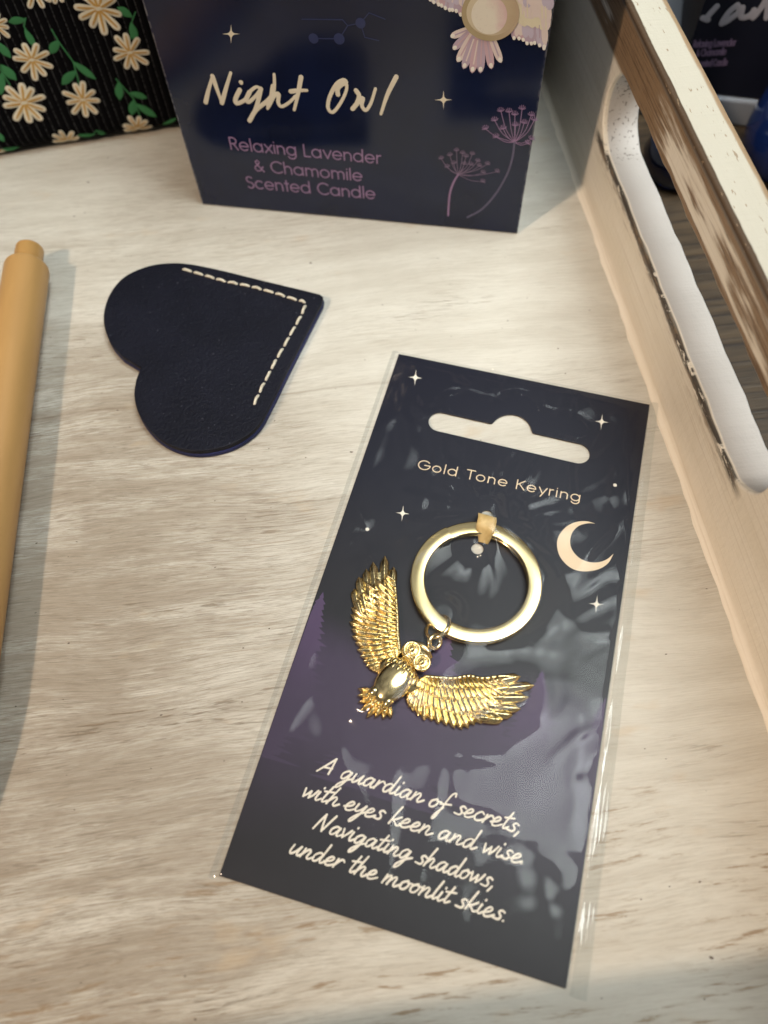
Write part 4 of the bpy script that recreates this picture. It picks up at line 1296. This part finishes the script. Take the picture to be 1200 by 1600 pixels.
CREASES = (((850, 712), (826, 748), (762, 806), .34), ((852, 795), (846, 825), (838, 852), .34), ((815, 790), (803, 812), (794, 834), .28), ((790, 640), (777, 700), (762, 745), .30),
           ((808, 650), (795, 690), (784, 740), .34), ((805, 725), (795, 745), (786, 768), .2), ((545, 770), (560, 800), (572, 818), .34), ((690, 660), (700, 640), (712, 665), .3),
           ((985, 806), (930, 850), (890, 905), .34), ((1000, 790), (955, 815), (915, 870), .30), ((900, 890), (870, 905), (852, 908), .24), ((960, 880), (930, 905), (905, 925), .22),
           ((690, 700), (700, 770), (690, 830), .26), ((660, 690), (668, 760), (650, 830), .24), ((600, 650), (590, 700), (570, 745), .26), ((720, 740), (735, 770), (745, 795), .26),
           ((560, 840), (590, 880), (620, 890), .2), ((470, 1075), (500, 1060), (540, 1045), .28), ((420, 1180), (480, 1090), (520, 1075), .2), ((880, 960), (910, 990), (960, 990), .22),
           ((860, 1190), (900, 1150), (950, 1130), .22), ((640, 1150), (700, 1185), (780, 1190), .16), ((930, 1180), (940, 1174), (960, 1168), .3), ((780, 585), (778, 610), (790, 625), .4), ((640, 600), (650, 640), (690, 625), .2))
for (a, b, c, hh) in CREASES:
    pl = [cuv(*p, 1.6) for p in (a, b, c)]
    d1_ = np.minimum(seg_d(U, VV, pl[0], pl[1]), seg_d(U, VV, pl[1], pl[2]))
    mid_ = pl[1]; Lc = max(math.hypot(pl[0][0] - mid_[0], pl[0][1] - mid_[1]), math.hypot(pl[2][0] - mid_[0], pl[2][1] - mid_[1])) + .5
    tp = np.clip(1.15 - np.hypot(U - mid_[0], VV - mid_[1]) / Lc, 0, 1)
    wr = wr + hh * 1.25 * np.exp(-(d1_ / .75) ** 2) * np.sqrt(tp)
edge = np.clip(np.minimum(np.minimum(U - uL, uR - U) / 5.0, np.minimum(VV - vB + .8, vT - VV + .8) / 5.0), 0, 1)
hgt = hgt + .95 * wr * edge
k_ = hgt.copy()
for it in range(5):
    k_[1:-1, 1:-1] = .5 * k_[1:-1, 1:-1] + .125 * (k_[2:, 1:-1] + k_[:-2, 1:-1] + k_[1:-1, 2:] + k_[1:-1, :-2])
hgt = np.maximum(k_, obs + .02); k_ = hgt.copy()
for it in range(3):
    k_[1:-1, 1:-1] = .5 * k_[1:-1, 1:-1] + .125 * (k_[2:, 1:-1] + k_[:-2, 1:-1] + k_[1:-1, 2:] + k_[1:-1, :-2])
hgt = k_
# welded seams at both long sides
sr_ = np.clip((U - (CWd + .5)) / 1.0, 0, 1)
hgt += sr_ * (.30 * np.sin(VV * .16 + 1) ** 2 + .16 * np.abs(np.sin((U - CWd) * 3.4)) + .12 * value_noise(U, VV, 3, 7, 15, 2))
sl_ = np.clip((-.4 - U) / .8, 0, 1)
hgt += sl_ * (.15 * np.sin(VV * .2) ** 2 + .10 * value_noise(U, VV, 2, 6, 16, 2))
# punched hanging hole: move the nearest grid points on to its outline, drop the faces inside
FH = np.array([(p.x, p.y) for p in FILM_HOLE])
def sd_poly(px, py):
    d = np.full(px.shape, 1e9); ins = np.zeros(px.shape, bool); near = np.zeros(px.shape + (2,))
    for i in range(len(FH)):
        a, b = FH[i], FH[(i + 1) % len(FH)]
        e = b - a
        t = np.clip(((px - a[0]) * e[0] + (py - a[1]) * e[1]) / (e @ e), 0, 1)
        cx, cy = a[0] + t * e[0], a[1] + t * e[1]
        dd = np.hypot(px - cx, py - cy); m_ = dd < d
        d = np.where(m_, dd, d); near[m_] = np.stack([cx, cy], -1)[m_]
        c = ((a[1] > py) != (b[1] > py)) & (px < (b[0] - a[0]) * (py - a[1]) / (b[1] - a[1] + 1e-12) + a[0])
        ins ^= c
    return np.where(ins, -d, d), near
sd, near = sd_poly(U, VV)
mv = np.abs(sd) < st * .62
U2, V2 = np.where(mv, near[..., 0], U), np.where(mv, near[..., 1], VV)
hgt = np.where(np.abs(sd) < 2.0, hgt * .6 + .4 * np.maximum(obs + .05, hgt - .3), hgt)
sd2 = np.where(mv, 0, sd)
idx = -np.ones((nu, nv), int); vs = []
for i in range(nu):
    for j in range(nv):
        if sd2[i, j] >= 0:
            idx[i, j] = len(vs)
            uu = float(U2[i, j]); q_ = float(V2[i, j]) / CLn
            if uu > CWd: uu = CWd + (uu - CWd) * (1.0 - 0.42 * q_)
            p = C0 + cu_ * uu + cv_ * float(V2[i, j]); vs.append((p.x, p.y, float(hgt[i, j])))
fs = []
for i in range(nu - 1):
    for j in range(nv - 1):
        q = (idx[i, j], idx[i + 1, j], idx[i + 1, j + 1], idx[i, j + 1])
        q = tuple(k for k in q if k >= 0)
        if len(q) >= 3: fs.append(q)
mb = MB(); mb.add(vs, fs, 0, True)
def mat_film(name='clear_film', tint=(0.988, 0.988, 0.985), gain=0.29, milk=0.0):
    m = bpy.data.materials.new(name); m.use_nodes = True
    t = m.node_tree; t.nodes.clear()
    out = t.nodes.new('ShaderNodeOutputMaterial')
    tr = t.nodes.new('ShaderNodeBsdfTransparent'); tr.inputs[0].default_value = (*tint, 1)
    gl = t.nodes.new('ShaderNodeBsdfGlossy'); gl.inputs['Roughness'].default_value = 0.07; gl.inputs[0].default_value = (1, 1, 1, 1)
    fr_ = t.nodes.new('ShaderNodeFresnel'); fr_.inputs[0].default_value = 1.5
    ge = t.nodes.new('ShaderNodeNewGeometry'); io = t.nodes.new('ShaderNodeMapRange')   # a thin sheet: the same reflectance from either side
    io.inputs[3].default_value = 1.5; io.inputs[4].default_value = 1 / 1.5
    t.links.new(ge.outputs['Backfacing'], io.inputs[0]); t.links.new(io.outputs[0], fr_.inputs[0])
    mu = t.nodes.new('ShaderNodeMath'); mu.operation = 'MULTIPLY'; mu.inputs[1].default_value = gain; mu.use_clamp = True
    t.links.new(fr_.outputs[0], mu.inputs[0])
    mi = t.nodes.new('ShaderNodeMixShader')
    t.links.new(mu.outputs[0], mi.inputs[0]); t.links.new(tr.outputs[0], mi.inputs[1]); t.links.new(gl.outputs[0], mi.inputs[2])
    last = mi
    if milk:
        df = t.nodes.new('ShaderNodeBsdfDiffuse'); df.inputs[0].default_value = (0.8, 0.82, 0.82, 1)
        last = t.nodes.new('ShaderNodeMixShader'); last.inputs[0].default_value = milk
        t.links.new(mi.outputs[0], last.inputs[1]); t.links.new(df.outputs[0], last.inputs[2])
    t.links.new(last.outputs[0], out.inputs[0])
    return m
FILM = mat_film(); SEAM = mat_film('welded_film_edge', (0.93, 0.94, 0.935), 1.3, 0.07)
for k, f_ in enumerate(mb.f):                                    # the doubled, welded margins are a little milky
    c = sum((V(mb.v[i]) for i in f_), V((0, 0, 0))) / len(f_) - C0
    a, b = c.dot(cu_), c.dot(cv_)
    if a > CWd + .25 + .5 * (1 - b / CLn) or a < -.7 or b > CLn + .35: mb.m[k] = 1
mb.build('clear_sleeve', [FILM, SEAM], pack)

# ------------------------------------------------------------------ beyond the tray: another boxed candle on a white block, two blue glasses
B2 = at(1128, 196, ZTAB)
b2n = V((-0.34, -0.94, 0)).normalized(); b2u = V((-b2n.y, b2n.x, 0))
if b2u.x < 0: b2u = -b2u
mb = MB()
RB = 8.5
carton(mb, B2 - b2u * 26 - b2n * .3 + V((0, 0, 0.02)), b2u, b2n, 110, 70, RB, 1.0)
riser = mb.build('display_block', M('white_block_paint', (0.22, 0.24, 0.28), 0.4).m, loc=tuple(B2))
tag(riser, 'pale painted block under the second candle box beyond the tray wall', 'display block')
e = on_plane(1081, 62, B2 - b2n * 1.5, b2n)
B3 = V((e.x, e.y, ZTAB + RB + .08))
far = thing('candle_box', 'blurred navy candle box with white script standing outside the tray', 'box', tuple(B3))
mb = MB(); carton(mb, B3, b2u, b2n, 86, 62, 104)
mb.build('carton', M('matte_navy_card', (0.005, 0.006, 0.014), 0.5, spec=0.25).m, far)
f3 = lambda px, py: on_plane(px, py, B3 + b2n * .06, b2n)
mb = MB()
k3 = lambda x, y: f3(1040 + x / 5., y / 5.)
for st_ in ([(400, 50), (345, 110), (315, 150)], [(290, 140), (330, 155)], [(560, 40), (500, 90), (450, 160), (440, 185)], [(560, 40), (575, 90), (480, 165), (445, 180)],
            [(600, 60), (590, 130), (640, 130), (690, 90)], [(690, 80), (680, 140), (740, 70), (780, 5)], [(830, -60), (800, 60), (790, 140)]):
    inkstroke(mb, smooth_line([k3(*p) for p in st_], 6), .8, b2n, .05)
mb.build('script_lettering', ink('dim_cream_ink', (0.30, 0.29, 0.33)), far)
mb = MB()
for (x0, x1, y, tx) in ((215, 545, 362, 'Relaxing Lavender'), (240, 470, 432, '& Chamomile'), (240, 480, 515, 'Scented Candle')):
    write(mb, tx, SANS, k3(x0, y + 8), k3(x1, y - 6), 1.35, b2n, .16, track=.09, soft=False, flat=.06)
mb.build('small_lettering', I_LILAC_DIM, far)
def mat_blue(name, col):
    m = M(name, col, 0.06, spec=0.6); m.set('Transmission Weight', 0.45); m.set('Coat Weight', .6)
    return m.m
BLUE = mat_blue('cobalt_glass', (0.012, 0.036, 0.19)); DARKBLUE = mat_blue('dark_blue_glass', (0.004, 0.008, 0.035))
def glass_pot(c, r, h, label):
    t = thing('glass_pot', label, 'glass pot', (c.x, c.y, ZTAB))
    mb = MB()
    lathe(mb, V((c.x, c.y, ZTAB + .05)), (0, 0, 1), [(0, 0), (0, r * .7), (.8, r * .9), (3, r), (h * .6, r * 1.05), (h - 1, r * .96), (h, r * .93), (h, r * .86), (h - 1, r * .87), (4, r * .88), (3, 0)], 40)
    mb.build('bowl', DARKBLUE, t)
    return t
g1_ = at(1043, 303, ZTAB)
away = V((g1_.x, g1_.y, 0)).normalized()
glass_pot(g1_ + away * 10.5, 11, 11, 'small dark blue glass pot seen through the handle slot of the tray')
g2_ = at(1176, 240, ZTAB)
sidew = V((away.y, -away.x, 0))
t = thing('glass_bottle', 'shiny cobalt blue glass bottle at the right edge in front of the pale block', 'bottle', tuple(g2_ + sidew * 10.5))
mb = MB()
lathe(mb, g2_ + sidew * 10.5 + V((0, 0, .05)), (0, 0, 1), [(0, 0), (0, 12), (1, 14.2), (4, 15.6), (12, 16), (20, 14.6), (27, 11.5)], 48)
mb.build('bottle_body', BLUE, t)
mb = MB()
lathe(mb, g2_ + sidew * 10.5 + V((0, 0, .05)), (0, 0, 1), [(27.05, 11.4), (33, 9.2), (40, 8.2), (50, 7.8), (50.5, 7), (50.5, 0)], 48)
mb.build('frosted_neck', M('frosted_glass', (0.36, 0.38, 0.48), .5).m, t)

for o in list(SC.objects):
    if '_loc' in o: del o['_loc']
